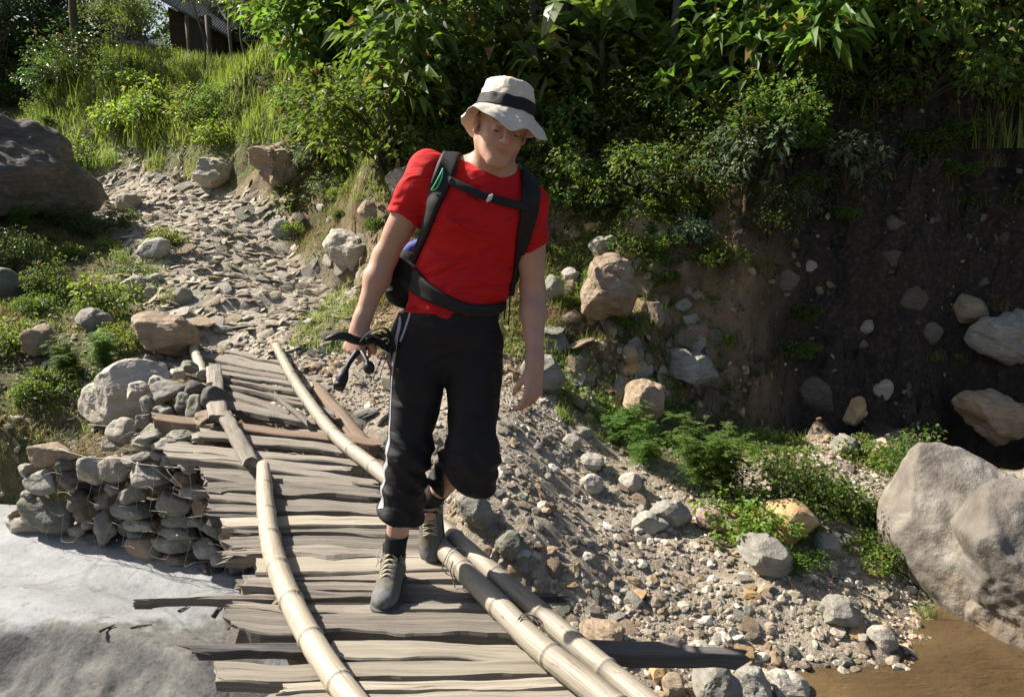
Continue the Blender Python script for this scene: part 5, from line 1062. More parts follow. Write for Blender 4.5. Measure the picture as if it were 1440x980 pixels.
def prism(front, depth, zb, name, mat):
    """wall block whose front top follows the given points, running back by depth"""
    n = len(front); Fp = np.array(front); Bp = Fp+np.array([depth[0], depth[1], 0]); V = np.concatenate([Fp, Fp*[1,1,0]+[0,0,zb], Bp, Bp*[1,1,0]+[0,0,zb]]); f = []
    for i in range(n-1): f += [[i, n+i, n+i+1, i+1], [2*n+i+1, 3*n+i+1, 3*n+i, 2*n+i], [i, i+1, 2*n+i+1, 2*n+i]]
    f += [[0, 2*n, 3*n, n], [n-1, 2*n-1, 4*n-1, 3*n-1]]
    return mesh_np(name, V, np.array(f), M[mat], False)
zb = 2.2
h = tag(empty('house', tuple(pix(270, 100, Y=20))), 'dark mud walled house with a sloping bluish tin roof on the crest', 'house'); hl = np.array(h.location)
def hpart(me, name, par, off): 
    o = link(name, me, par); o.location = tuple(-off); return o
A_, B_ = pix(236, 10, Y=20), pix(312, 50, Y=20.6)
hpart(prism([A_, (A_+B_)/2, B_], (.9, 3.2), zb, 'wall', 'mud'), 'wall', h, hl)
rf = corrugated(pix(226,2,Y=19.7)+[0,0,.03], pix(322,53,Y=20.3)+[0,0,.03], pix(345,32,Y=23.4)+[0,0,.1], pix(262,-22,Y=23.2)+[0,0,.1], 34); hpart(rf, 'roof', h, hl)
for x in (268, 296):
    mb = MB(); p = pix(x, 100, Y=19.9); mb.tube([[p[0], p[1], zb], [p[0], p[1], pix(x, 22, Y=19.9)[2]]], .045, 8); hpart(mb.mesh('post', M['bark']), 'post', h, hl)
p0 = pix(280, 60, Y=20.25); f_ = MB()
V0 = np.array([[x, y, z] for x in (-.3, .3) for y in (-.06, .06) for z in (-.9, .55)]); F0 = np.array([[0,1,3,2],[4,6,7,5],[0,4,5,1],[2,3,7,6],[0,2,6,4],[1,5,7,3]]); hpart(mesh_np('door', V0+p0, F0, M['wood_dark'], False), 'door', h, hl)
s2 = tag(empty('shed', tuple(pix(370, 100, Y=21))), 'long low dark shed right of the tin roofed house on the crest', 'shed'); sl2 = np.array(s2.location)
hpart(prism([pix(318,58,Y=21), pix(375,50,Y=21), pix(432,62,Y=21)], (.5, 2.5), zb, 'wall', 'mud'), 'wall', s2, sl2); hpart(corrugated(pix(312,60,Y=20.7)+[0,0,.04], pix(440,64,Y=20.7)+[0,0,.06], pix(440,50,Y=23.6)+[0,0,.1], pix(318,44,Y=23.6)+[0,0,.1], 40, 'mud'), 'roof', s2, sl2)
s3 = tag(empty('shed', tuple(pix(170, 90, Y=21.5))), 'low dark shed left of the house with a pale roof edge', 'shed'); sl3 = np.array(s3.location)
hpart(prism([pix(112,60,Y=21.5), pix(170,58,Y=21.5), pix(226,66,Y=21.5)], (.5, 2.5), zb, 'wall', 'mud'), 'wall', s3, sl3); hpart(corrugated(pix(105,56,Y=21.2)+[0,0,.04], pix(232,66,Y=21.2)+[0,0,.04], pix(228,56,Y=24)+[0,0,.1], pix(108,50,Y=24)+[0,0,.1], 30, 'tin', amp=.006), 'roof', s3, sl3)
s4 = tag(empty('hut', tuple(pix(450, 95, Y=18))), 'small hut with a pale roof half hidden by trees at the end of the crest', 'hut'); sl4 = np.array(s4.location)
hpart(prism([pix(434,82,Y=18), pix(455,82,Y=18), pix(476,84,Y=18)], (.3, 1.5), zb, 'wall', 'mud'), 'wall', s4, sl4); hpart(corrugated(pix(428,84,Y=17.7)+[0,0,.03], pix(480,88,Y=17.7)+[0,0,.03], pix(478,66,Y=19.8)+[0,0,.1], pix(436,64,Y=19.8)+[0,0,.1], 16, 'tin_pale'), 'roof', s4, sl4)
# sticks of the garden fence on the crest
# ================================================================ PLANTS
def leaf_mat(name, dark, light, trans, rough=.5):
    m = bpy.data.materials.new(name); m.use_nodes = True; nt = m.node_tree; nt.nodes.clear()
    out = nt.nodes.new('ShaderNodeOutputMaterial'); t = attr(nt, 'tint', 2)
    r = math_(nt, 'MULTIPLY_ADD', objrand(nt), .5); nt.nodes[-1].inputs[2].default_value = .75
    def hs(c):
        h = nt.nodes.new('ShaderNodeHueSaturation'); nt.links.new(c, h.inputs['Color']); nt.links.new(r, h.inputs['Value'])
        hv = math_(nt, 'MULTIPLY_ADD', objrand(nt), .03); nt.nodes[-1].inputs[2].default_value = .485; nt.links.new(hv, h.inputs['Hue']); return h.outputs[0]
    c = hs(ramp(nt, t, [(0., dark), (.75, light), (.93, tuple(np.array(light)*1.3)), (.97, (.2,.13,.05))]))
    ct = hs(ramp(nt, t, [(0., tuple(np.array(trans)*.55)), (.9, trans), (.98, (.3,.18,.05))]))
    p = nt.nodes.new('ShaderNodeBsdfPrincipled'); nt.links.new(c, p.inputs['Base Color']); p.inputs['Roughness'].default_value = rough; p.inputs['Specular IOR Level'].default_value = .35
    tr = nt.nodes.new('ShaderNodeBsdfTranslucent'); nt.links.new(ct, tr.inputs[0])
    mx = nt.nodes.new('ShaderNodeMixShader'); mx.inputs[0].default_value = .42
    nt.links.new(p.outputs[0], mx.inputs[1]); nt.links.new(tr.outputs[0], mx.inputs[2]); nt.links.new(mx.outputs[0], out.inputs[0]); return m
M['leaf_mid'] = leaf_mat('leaf mid green', (.028,.055,.01), (.075,.13,.025), (.24,.38,.045))
M['leaf_dark'] = leaf_mat('leaf dark glossy', (.018,.038,.011), (.045,.085,.022), (.11,.22,.035), .35)
M['leaf_light'] = leaf_mat('leaf bright', (.05,.09,.012), (.12,.18,.03), (.38,.52,.06))
M['leaf_fern'] = leaf_mat('feathery green', (.06,.12,.025), (.13,.23,.05), (.35,.6,.1))
M['leaf_silver'] = leaf_mat('greyish leaf', (.05,.075,.04), (.12,.16,.095), (.18,.25,.1), .4)
M['leaf_banana'] = leaf_mat('banana leaf', (.05,.095,.015), (.1,.17,.03), (.32,.5,.07), .35)
M['grass'] = leaf_mat('grass blade', (.06,.1,.015), (.14,.19,.035), (.38,.5,.07))
M['grass_dry'] = leaf_mat('dry grass blade', (.12,.09,.04), (.24,.18,.08), (.3,.22,.08))
def leaves_np(P, D, U, L, Wd, fold=.25, droop=.2, t=None):
    """P base, D tip direction, U up normal; one folded leaf of 4 triangles each"""
    n = len(P); D = D/np.linalg.norm(D, axis=1)[:, None]; S = np.cross(D, U); S /= np.linalg.norm(S, axis=1)[:, None]+1e-9; Nn = np.cross(S, D)
    L = np.broadcast_to(L, (n,))[:, None]; Wd = np.broadcast_to(Wd, (n,))[:, None]
    mid = P+D*L*.45; tip = P+D*L-np.array([0, 0, 1])*L*droop; le = mid+S*Wd*.5+Nn*Wd*fold; ri = mid-S*Wd*.5+Nn*Wd*fold; md = mid-np.array([0, 0, 1])*L*droop*.1
    V = np.stack([P, le, tip, ri, md], 1).reshape(-1, 3); b = np.arange(n)[:, None]*5
    Fc = np.concatenate([b+np.array([[0, 4, 1]]), b+np.array([[1, 4, 2]]), b+np.array([[0, 3, 4]]), b+np.array([[3, 2, 4]])])
    t = np.random.RandomState(1).rand(n) if t is None else t
    return V, Fc, np.repeat(t, 5)
def rdir(rs, n): 
    v = rs.normal(size=(n, 3)); return v/np.linalg.norm(v, axis=1)[:, None]
def foliage(rs, centres, radii, nper, L, Wd, droop=.25, up=.6, fold=.2, flatness=.7, name='foliage', mat='leaf_mid', Ljit=.35):
    P, D, U = [], [], []
    for c, r in zip(centres, radii):
        k = max(3, int(nper*(r/np.mean(radii))**2*rs.uniform(.6, 1.4))); d = rdir(rs, k); d[:, 2] *= flatness; rr = r*rs.uniform(.35, 1.05, (k, 1))**.6
        P.append(c+d*rr); dd = d+rs.normal(size=(k, 3))*.5; dd[:, 2] *= .6; D.append(dd); uu = rs.normal(size=(k, 3))*.45+np.array([0, 0, up])+d*.35; U.append(uu)
    P = np.concatenate(P); D = np.concatenate(D); U = np.concatenate(U); s = rs.uniform(1-Ljit, 1+Ljit, len(P))
    V, Fc, t = leaves_np(P, D, U, L*s, Wd*s, fold, droop, rs.rand(len(P)))
    return mesh_np(name, V, Fc, M[mat], False, {'tint': t})
def stems_mesh(name, paths, mat='stem'):
    mb = MB()
    for p, r0, r1, sg in paths: mb.tube(p, np.linspace(r0, r1, len(p)), sg, False)
    return mb.mesh(name, M[mat])
def P_shrub(seed, Rr=.5, H=.6, ncl=26, nper=60, L=.055, Wd=.032, mat='leaf_mid', droop=.25, crad=.16, flat=.8):
    rs = np.random.RandomState(seed); C = []; rad = []; paths = []
    for k in range(ncl):
        a = rs.uniform(0, 6.28); q = rs.uniform(.1, 1)**.6; h = rs.uniform(.12, 1)
        rr = Rr*q*math.sqrt(max(.05, 1-(h-.35)**2))*rs.uniform(.75, 1.2); c = np.array([math.cos(a)*rr, math.sin(a)*rr, H*h*rs.uniform(.8, 1.15)]); C.append(c); rad.append(crad*rs.uniform(.6, 1.4))
        paths.append((smooth_path([[0, 0, -.05], [c[0]*.35, c[1]*.35, c[2]*.6], c], 7), .009, .003, 4))
    return [('stem', stems_mesh('stem', paths)), ('foliage', foliage(rs, C, rad, nper, L, Wd, droop, mat=mat, flatness=flat))]
def P_feather(seed, H=.55, nst=22, mat='leaf_fern'):
    rs = np.random.RandomState(seed); P, D, U, paths = [], [], [], []
    for k in range(nst):
        a = rs.uniform(0, 6.28); lean = rs.uniform(.1, .75); h = H*rs.uniform(.55, 1.1)
        tip = np.array([math.cos(a)*lean*h, math.sin(a)*lean*h, h]); pth = smooth_path([[0, 0, 0], tip*np.array([.35, .35, .6]), tip], 12); paths.append((pth, .004, .0015, 4))
        for s in range(26):   # side fronds
            t = rs.uniform(.25, 1); c = pth[int(t*11)]; b = rs.uniform(0, 6.28); fl = .13*(1.1-t*.6)*rs.uniform(.6, 1.2); d = np.array([math.cos(b), math.sin(b), rs.uniform(-.1, .6)])
            for q in range(9):
                u = (q+1)/9; pp = c+d*fl*u-np.array([0, 0, .35])*fl*u*u; sd = np.cross(d, [0, 0, 1]); sd /= np.linalg.norm(sd)
                for sg in (-1, 1): P.append(pp); D.append(d*.5+sd*sg); U.append([0, 0, 1])
    P, D, U = map(np.array, (P, D, U)); V, Fc, t = leaves_np(P, D, U+rs.normal(size=U.shape)*.2, .028*rs.uniform(.6, 1.3, len(P)), .009, .1, .15, rs.rand(len(P))*.9)
    return [('stem', stems_mesh('stem', paths)), ('foliage', mesh_np('foliage', V, Fc, M[mat], False, {'tint': t}))]
def blades(rs, P, L, Wd, lean=.5, mat='grass', name='grass', seg=4):
    n = len(P); a = rs.uniform(0, 6.28, n); d = np.stack([np.cos(a), np.sin(a), 0*a], 1); s = np.stack([-np.sin(a), np.cos(a), 0*a], 1); L = L*rs.uniform(.5, 1.3, n); ln = lean*rs.uniform(.2, 1.4, n)
    V = []; 
    for k in range(seg):
        u = k/seg; c = P+d*(L*ln*u**1.8)[:, None]+np.array([0, 0, 1])*(L*(u-.35*ln*u**2.5))[:, None]; wv = (Wd*(1-u**1.5))*rs.uniform(.9, 1.1)
        V += [c+s*wv/2, c-s*wv/2]
    u = 1; V.append(P+d*(L*ln)[:, None]+np.array([0, 0, 1])*(L*(1-.35*ln))[:, None])
    m_ = 2*seg+1; V = np.stack(V, 1).reshape(-1, 3); b = np.arange(n)[:, None]*m_
    Q = np.concatenate([b+np.array([[2*k, 2*k+1, 2*k+3, 2*k+2]]) for k in range(seg-1)]); T = b+np.array([[2*seg-2, 2*seg-1, 2*seg]])
    return mesh_np(name, V, [Q, T], M[mat], False, {'tint': np.repeat(rs.rand(n)*.95, m_)})
def P_tuft(seed, L=.4, n=110, Rr=.12, mat='grass', Wd=.008, lean=.6):
    rs = np.random.RandomState(seed); P = np.stack([rs.normal(size=n)*Rr, rs.normal(size=n)*Rr, np.zeros(n)-.02], 1)
    return [('foliage', blades(rs, P, L, Wd, lean, mat, 'foliage'))]
def P_tree(seed, H=4., crown=1.4, crownH=1.8, ncl=55, nper=85, L=.08, Wd=.045, mat='leaf_mid', tr=.07, lean=.3, first=.45, crad=.33, droop=.3):
    rs = np.random.RandomState(seed); tp = smooth_path([[0, 0, -.2], [rs.normal()*.1, rs.normal()*.1, H*.3], [rs.normal()*lean*.6, rs.normal()*lean*.6, H*.65], [rs.normal()*lean, rs.normal()*lean, H*.95]], 24)
    C, rad, limbs = [], [], []
    for k in range(ncl):
        d = rdir(rs, 1)[0]; q = rs.uniform(.4, 1.08); c = tp[-1]*np.array([1, 1, 0])+np.array([d[0]*crown*q, d[1]*crown*q, H-crownH*.55+d[2]*crownH*.6*q]); C.append(c); rad.append(crad*rs.uniform(.55, 1.35))
        t = np.clip(rs.uniform(first, 1), 0, .99); b = tp[int(t*23)]
        if c[2] < b[2]: b = tp[int(23*max(first*.8, min(.95, (c[2]-.3)/H)))]
        limbs.append((smooth_path([b, b*.4+c*.6+np.array([0, 0, -.1]), c], 7), tr*.35, .005, 5))
    mb = MB(); mb.tube(tp, np.linspace(tr, tr*.35, 24)*(1+.15*vnoise(n3(np.arange(24)*.7, seed), 3)), 10)
    return [('trunk', mb.mesh('trunk', M['bark'])), ('limbs', stems_mesh('limbs', limbs, 'bark')), ('crown', foliage(rs, C, rad, nper, L, Wd, droop, name='crown', mat=mat))]
def P_banana(seed, H=1.6, n=7, LL=1.5):
    rs = np.random.RandomState(seed); mb = MB(); T = []; V = []; Q = []; n0 = 0; rib = MB()
    mb.tube(smooth_path([[0, 0, -.2], [.03, .02, H*.5], [rs.normal()*.05, rs.normal()*.05, H]], 12), np.linspace(.1, .05, 12), 10)
    for k in range(n):
        a = k*2.4+rs.normal()*.3; d = np.array([math.cos(a), math.sin(a), 0]); up = rs.uniform(.5, 1.3); L = LL*rs.uniform(.7, 1.1); b = np.array([0, 0, H*.95])
        pth = smooth_path([b, b+d*L*.22+np.array([0, 0, L*.42*up]), b+d*L*.6+np.array([0, 0, L*.5*up]), b+d*L*.98+np.array([0, 0, L*(.5*up-.42)])], 40)
        rib.tube(pth, np.linspace(.014, .003, 40), 5, False); s = np.cross(d, [0, 0, 1]); 
        for sd in (-1, 1):
            cut = rs.rand(40) < .16; off = 0.
            for q in range(8, 39):
                u = (q-8)/31; w_ = .2*LL/1.5*math.sin(math.pi*min(1, u*.96+.06))**.55; u2 = (q-7)/31; w2 = .2*LL/1.5*math.sin(math.pi*min(1, u2*.96+.06))**.55
                if cut[q]: off = rs.uniform(-.35, .2)
                g = .03 if cut[q] else 0
                A = pth[q]+(pth[q+1]-pth[q])*g*3; B_ = pth[q+1]; dz = np.array([0, 0, -(.22+off)])
                V += [A, B_, B_+s*sd*w2+dz*w2+(B_-A)*.6, A+s*sd*w_+dz*w_+(B_-A)*.6]; Q.append([n0, n0+1, n0+2, n0+3]); n0 += 4; T += [rs.rand()*.1+.5]*4
    return [('stalk', mb.mesh('stalk', M['stem'])), ('leaf_ribs', rib.mesh('leaf_ribs', M['leaf_light'], attr='tintv')), ('leaves', mesh_np('leaves', np.array(V), np.array(Q), M['leaf_banana'], False, {'tint': np.array(T)}))]
PR = {
 'shrubA': P_shrub(1), 'shrubB': P_shrub(2, .55, .7, 30, 60, .065, .04), 'shrubC': P_shrub(3, .6, .55, 28, 75, .05, .03, 'leaf_dark'),
 'shrubD': P_shrub(4, .55, .75, 30, 36, .1, .055, 'leaf_light', crad=.2), 'shrubE': P_shrub(5, .5, .55, 24, 42, .085, .045, 'leaf_silver', .35, .15),
 'shrubF': P_shrub(6, .7, .8, 34, 75, .06, .034, 'leaf_mid', .3, .19), 'shrubG': P_shrub(7, .6, .9, 24, 26, .16, .075, 'leaf_mid', .45, .22), 'ground': P_shrub(8, .4, .22, 26, 60, .045, .032, 'leaf_mid', .2, .11),
 'ground2': P_shrub(9, .4, .25, 24, 50, .05, .035, 'leaf_light', .2, .11),
 'feather': P_feather(11), 'feather2': P_feather(12, .4, 16), 'tuft': P_tuft(13), 'tuft2': P_tuft(14, .6, 130, .16, 'grass', .012, .45), 'reed': P_tuft(15, 1.0, 90, .2, 'leaf_light', .03, .55), 'dry': P_tuft(16, .3, 90, .12, 'grass_dry', .006, .7),
 'treeA': P_tree(21), 'treeB': P_tree(22, 5., 1.6, 2.4, 64, 85, .09, .05, 'leaf_dark'), 'treeC': P_tree(23, 3.4, 1.2, 1.7, 48, 80, .085, .045, 'leaf_light', .05), 
 'sapling': P_tree(24, 2.1, .55, .6, 20, 26, .075, .03, 'leaf_mid', .022, .15, .75, .16), 'sparse': P_tree(25, 3.6, 1.3, 2.2, 34, 30, .08, .04, 'leaf_dark', .04, .3, .35, .28), 'banana': P_banana(31), 'banana2': P_banana(32, 2.2, 6, 1.8)}
def grow(kind, loc, label, cat, group=None, name='shrub', s=1., rz=None, tilt=0.):
    rz = RNG.uniform(0, 6.28) if rz is None else rz
    e = empty(name, tuple(loc), (RNG.normal()*.06+tilt, RNG.normal()*.06, rz), (s, s, s*RNG.uniform(.88, 1.12))); tag(e, label, cat, group)
    for n_, me in PR[kind]: link(n_, me, e)
    return e
def growp(kind, px, py, label, cat='shrub', group=None, name='shrub', s=1., dz=0., Y=None, **kw):
    p = hit(px, py) if Y is None else None
    if p is None:
        p = pix(px, py, Y=Y or 9); p[2] = float(tzi(p[0], p[1]))
    p = p.copy(); p[2] += dz
    return grow(kind, p, label, cat, group, name, s, **kw)
# --- plants one can point to
growp('feather', 985, 690, 'tallest feathery bright green plant at the foot of the middle bank', s=1.0, cat='fern', name='fern')
growp('feather2', 905, 655, 'low feathery green plant left of the tallest one', s=.9, cat='fern', name='fern')
growp('feather2', 870, 625, 'smallest feathery tuft on the gravel edge below the projecting slab', s=.75, cat='fern', name='fern')
growp('feather', 1015, 700, 'feathery plant in the shade right beside the tallest one', s=.8, cat='fern', name='fern')
growp('shrubA', 1100, 715, 'leafy green plant above the round ochre boulder', s=.62)
growp('ground2', 1060, 750, 'bright leafy plant spilling left of the round ochre boulder', s=.8)
growp('ground', 1150, 705, 'dark leafy plant right behind the round ochre boulder', s=.8)
growp('ground', 1125, 800, 'small green plant below the grey stone near the ochre boulder', s=.42)
growp('shrubA', 1290, 690, 'leafy plant growing against the upper side of the huge boulder', s=.6)
growp('ground2', 1225, 650, 'leafy plant left of the narrow pinkish slab', s=.6)
growp('ground', 1240, 740, 'creeping green plant down the left side of the huge boulder', s=.65)
growp('ground2', 1238, 790, 'lowest green tuft at the left foot of the huge boulder', s=.5)
growp('tuft', 1300, 868, 'small green tuft under the overhang of the huge boulder', cat='grass tuft', name='grass_tuft', s=.3)
growp('shrubE', 1190, 250, 'shrub with large pale leaves overhanging the dark cliff', s=.75, dz=-.1)
growp('shrubE', 1045, 250, 'silvery leaved shrub at the cliff lip, left of the pale leaved one', s=.8, dz=-.1)
growp('shrubB', 1085, 215, 'dense green shrub on the lip between the two pale leaved shrubs', s=.8)
growp('ground', 1130, 445, 'small plant growing out of the dark cliff', s=.45)
growp('ground2', 800, 432, 'low green plant in the bank by the bare forearm', s=.35)
growp('shrubD', 150, 440, 'bright green plant between stones on the left slope', s=.42)
growp('feather2', 95, 530, 'fresh green ferny plant behind the big pale boulder', cat='fern', name='fern', s=.8)
growp('feather2', 150, 520, 'pale feathery plant next to the big pale boulder', cat='fern', name='fern', s=.8)
growp('ground2', 178, 490, 'bluish green leafy plant below the brown angular slab', s=.45)
growp('shrubA', 80, 420, 'dark leafy plant in the middle of the left slope', s=.5)
growp('shrubC', 20, 380, 'dark plant at the left margin below the dark outcrop', s=.6)
growp('shrubC', 110, 330, 'dark leafy plant in the shade at the foot of the dark outcrop', s=.55)
growp('shrubA', 170, 320, 'green plant at the left edge of the upper trail', s=.4)
growp('ground2', 20, 490, 'leafy plant at the left margin above the wire basket', s=.7)
growp('ground', 60, 560, 'straggling green plant on the dry grass above the wire basket', s=.6)
growp('ground2', 155, 588, 'tiny green weed in front of the big pale boulder', s=.22)
growp('feather2', 30, 330, 'ferny plant in the shade at the far left', cat='fern', name='fern', s=.8)
growp('shrubE', 445, 230, 'plant with pale shining leaves on the terrace edge above the trail', s=.55)
growp('shrubG', 470, 190, 'broad leaved dark plant above the trail bank', s=.5)
# --- thickets, plant by plant
def thicket(n, box, kinds, labels, group, smin, smax, mind=.35, cat='shrub', name='shrub', dz=0., world=False):
    pts = []; tries = 0; k = 0
    while k < n and tries < n*12:
        tries += 1
        if world: x, y = RNG.uniform(box[0], box[1]), RNG.uniform(box[2], box[3]); p = np.array([x, y, tzi(x, y)])
        else: p = hit(RNG.uniform(box[0], box[1]), RNG.uniform(box[2], box[3]))
        if p is None or (world and (p[0]/p[1] < -.21 or (p[2] < 1.3))): continue
        if any(np.hypot(p[0]-q[0], p[1]-q[1]) < mind for q in pts): continue
        pts.append(p); i = RNG.randint(len(kinds)); p = p.copy(); p[2] += dz
        grow(kinds[i], p, labels[i], cat, group, name, RNG.uniform(smin, smax)); k += 1
thicket(26, (760,1010,160,300), ['shrubA','shrubF','shrubC','ground'], ['small leaved green shrub on the bank right of the hat','full rounded shrub on the bank right of the hat','dark glossy shrub on the bank right of the hat','creeping shrub spilling over the bank right of the hat'], 'shrubs on the bank right of the hat', .5, .9, .28)
thicket(9, (820,1030,280,470), ['ground','ground2','ground2'], ['creeper hanging on the sunlit earth bank','pale creeper climbing the sunlit earth bank','pale creeper climbing the sunlit earth bank'], 'creepers on the sunlit earth bank', .3, .6, .3)
thicket(18, (1000,1440,130,215), ['shrubD','ground','tuft2','shrubB'], ['bright yellow-green shrub along the lip of the cliff','creeping shrub along the lip of the cliff','arching grass tuft along the lip of the cliff','small leaved green shrub along the lip of the cliff'], 'plants along the lip of the cliff', .5, .9, .3)
thicket(24, (430,700,110,240), ['shrubD','shrubB','ground2','reed','shrubG'], ['bright yellow-green shrub behind the left shoulder of the bank','fresh green shrub on the bank above the trail','low bright plant on the bank above the trail','tall long bladed plant on the bank above the trail','broad leaved plant on the bank above the trail'], 'plants on the bank above the trail', .45, .8, .35)
thicket(24, (60,320,110,250), ['ground2','shrubA','tuft2','feather2','shrubD'], ['low bright weed on the grassy mound','small leaved bush on the grassy mound','long grass tuft on the grassy mound','feathery weed on the grassy mound','tall yellow-green weed on the grassy mound'], 'weeds on the grassy mound', .5, .95, .5)
thicket(5, (400,560,150,215), ['shrubA','ground','ground2'], ['small green shrub shading the reddish bank','low plant over the reddish bank','pale low plant over the reddish bank'], 'shrubs over the reddish bank', .35, .6, .5)
thicket(7, (380,560,225,330), ['ground','dry','ground2'], ['low weed on the reddish bank','dry tuft on the reddish bank','bright weed on the reddish bank'], 'weeds on the reddish bank', .25, .45, .4)
thicket(16, (0,260,330,560), ['ground','ground2','tuft','dry'], ['low dull green weed on the left slope','low bright weed on the left slope','grass tuft on the left slope','dry straw coloured tuft on the left slope'], 'weeds on the left slope', .3, .6, .35)
# forest above the bank: shrubs, trees, bananas
F1 = 'undergrowth shrubs of the wood above the bank'
thicket(60, (-2.6, 8.5, 8.8, 12.2), ['shrubF','shrubC','shrubB','shrubD','shrubG'], ['full rounded shrub in the wood above the bank','dark glossy shrub in the wood above the bank','fresh green shrub in the wood above the bank','bright yellow-green shrub in the wood above the bank','broad leaved shrub in the wood above the bank'], F1, .9, 1.5, .55, world=True)
thicket(34, (-2.8, 11, 12.2, 17), ['shrubF','shrubD','shrubB','shrubG'], ['full shrub deep in the wood','bright shrub deep in the wood','fresh green shrub deep in the wood','broad leaved shrub deep in the wood'], 'shrubs deep in the wood', 1.3, 2.2, .9, world=True)
thicket(16, (-1.5, 8, 9.6, 13), ['treeA','treeB','treeC'], ['slender leafy tree above the bank','dark crowned tree above the bank','bright crowned tree above the bank'], 'trees above the bank', .8, 1.2, 1.2, 'tree', 'tree', world=True)
thicket(22, (-3, 14, 13.5, 22), ['treeA','treeB','treeC'], ['slender leafy tree far back in the wood','dark crowned tree far back in the wood','bright crowned tree far back in the wood'], 'trees far back in the wood', 1.1, 1.7, 1.8, 'tree', 'tree', world=True)
for x, y, k, s, lab in [(.6, 10.2, 'banana2', 1.0, 'banana plant whose torn leaves rise just right of the hat'), (-.2, 11.2, 'banana', 1.1, 'banana plant with a long pale leaf left of the hat'), (1.3, 10.8, 'banana', 1.1, 'banana plant with drooping leaves near the middle of the wood'), (2.4, 11.5, 'banana2', .9, 'banana plant half hidden behind the middle shrubs'), (-8.2, 17, 'banana', 1.1, 'banana plant at the far left above the dark outcrop'), (1.9, 9.5, 'banana', .62, 'small banana plant at the front of the wood right of the hat'), (-.75, 9.5, 'banana2', .55, 'small banana plant at the front of the wood left of the hat'), (1.0, 9.2, 'banana2', .5, 'low banana plant with broad pale leaves beside the hat'), (4.6, 9.4, 'banana', .6, 'small banana plant above the middle of the cliff')]:
    grow(k, (x, y, tzi(x, y)), lab, 'banana plant', None, 'banana_plant', s)
# shade trees over the cliff
for x, y, k, s, lab in [(3.0, 9.0, 'treeB', 1.0, 'dark trunked tree standing at the front of the wood above the cliff'), (5.4, 9.6, 'treeC', 1., 'bright tree above the right end of the cliff'), (1.6, 9.3, 'treeA', .95, 'slender tree above the left end of the cliff')]:
    grow(k, (x, y, tzi(x, y)), lab, 'tree', None, 'tree', s)
for x, y, s in ((-8.5, 10.7, .55), (-7.9, 9.7, .5)): grow('treeB', (x, y, tzi(x, y)), 'unseen dark leafy tree added to shade the dark outcrop', 'tree', 'unseen trees added to shade the dark outcrop', 'tree', s)  # out of view, added to cast shade on the outcrop
# upper left: trees against the sky, saplings on the mound
for px, Yv, k, s, lab in [(45, 21.5, 'treeB', .68, 'dark tree against the sky above the dark outcrop'), (-70, 21, 'treeB', .8, 'dark tree at the upper left corner'), (125, 25, 'sparse', 1.4, 'sparse dark tree with sky showing through, near the upper left'),
    (75, 22, 'sparse', 1.0, 'thin dark tree between the two leftmost trees'), (208, 19.5, 'treeA', .62, 'leafy tree in front of the dark house, at its left corner'), (330, 18.5, 'sparse', .95, 'sparse bare branched tree right of the house'), (378, 18, 'sparse', .9, 'sparse tree in front of the dark fence'), (420, 17.5, 'treeC', .7, 'bright tree left of the small far roof'), (455, 16, 'treeC', .95, 'bright leafy tree at the left end of the wood'), (400, 22, 'treeA', .8, 'tree far behind the fence against the sky'), (-20, 24, 'treeA', 1.3, 'far tree at the left margin against the sky'),
    (180, 25, 'treeB', 1.0, 'dark tree far behind the house, left of its roof'),
    (12, 23, 'treeB', .78, 'dense dark tree at the left end of the mound'), (-15, 20, 'treeB', .66, 'darkest tree at the upper left edge'), (100, 22.5, 'treeB', .66, 'leafy tree rising behind the left end of the mound'), (150, 25, 'treeA', .8, 'dark tree behind the low pale roofed shed'), (352, 22, 'treeB', .62, 'dark tree behind the long dark shed'), (300, 26, 'sparse', 1.3, 'bare branched tree rising behind the house roof')]:
    p = pix(px, 100, Y=Yv); grow(k, (p[0], p[1], tzi(p[0], p[1])), lab, 'tree', None, 'tree', s)
for px, py, s, k, lab in [(178, 132, .75, 'sapling', 'straight young tree on the mound in front of the house'), (282, 112, .85, 'sapling', 'slim pale young tree right of the house corner'), (86, 165, .6, 'sapling', 'dark thin young tree at the left of the mound'), (355, 95, .8, 'sapling', 'slim reddish young tree in front of the dark fence'), (232, 150, .5, 'sapling', 'short bright young tree on the mound below the house')]:
    growp(k, px, py, lab, 'young tree', None, 'sapling', s)
thicket(14, (1000,1440,20,150), ['shrubD','shrubG','shrubF','shrubB'], ['bright yellow-green shrub above the cliff','broad leaved shrub above the cliff','full rounded shrub above the cliff','fresh green shrub above the cliff'], 'shrubs above the cliff', .9, 1.4, .5)
thicket(12, (0,120,60,130), ['shrubC','shrubC','shrubC'], ['dark shrub under the trees at the left end of the crest','dark shrub under the trees at the left end of the crest','dark shrub under the trees at the left end of the crest'], 'shrubs under the trees at the left end of the crest', 1.0, 1.6, .5)
thicket(8, (-60,50,100,150), ['shrubF','shrubC'], ['full shrub at the far left beyond the dark outcrop','dark shrub at the far left beyond the dark outcrop'], 'shrubs beyond the dark outcrop', .9, 1.3, .6)
for px, Yv, s, lab in [(10,20.5,3.4,'big dark bushy tree at the far left of the crest'),(62,22,3.0,'dark bushy tree at the crest left of the low pale roofed shed'),(118,23.5,2.7,'dark bush behind the left end of the low pale roofed shed'),(190,23,2.6,'dark bush between the low shed and the house'),(385,22,2.8,'dark bush behind the long dark shed'),(335,23.5,3.0,'dark bush behind the right side of the house roof')]:
    p = pix(px, 100, Y=Yv); grow('shrubC' if s < 3.2 else 'treeB', (p[0], p[1], tzi(p[0], p[1])-(.0 if s < 3.2 else 1.6)), lab, 'bush' if s < 3.2 else 'tree', None, 'bush' if s < 3.2 else 'tree', s if s < 3.2 else .8)
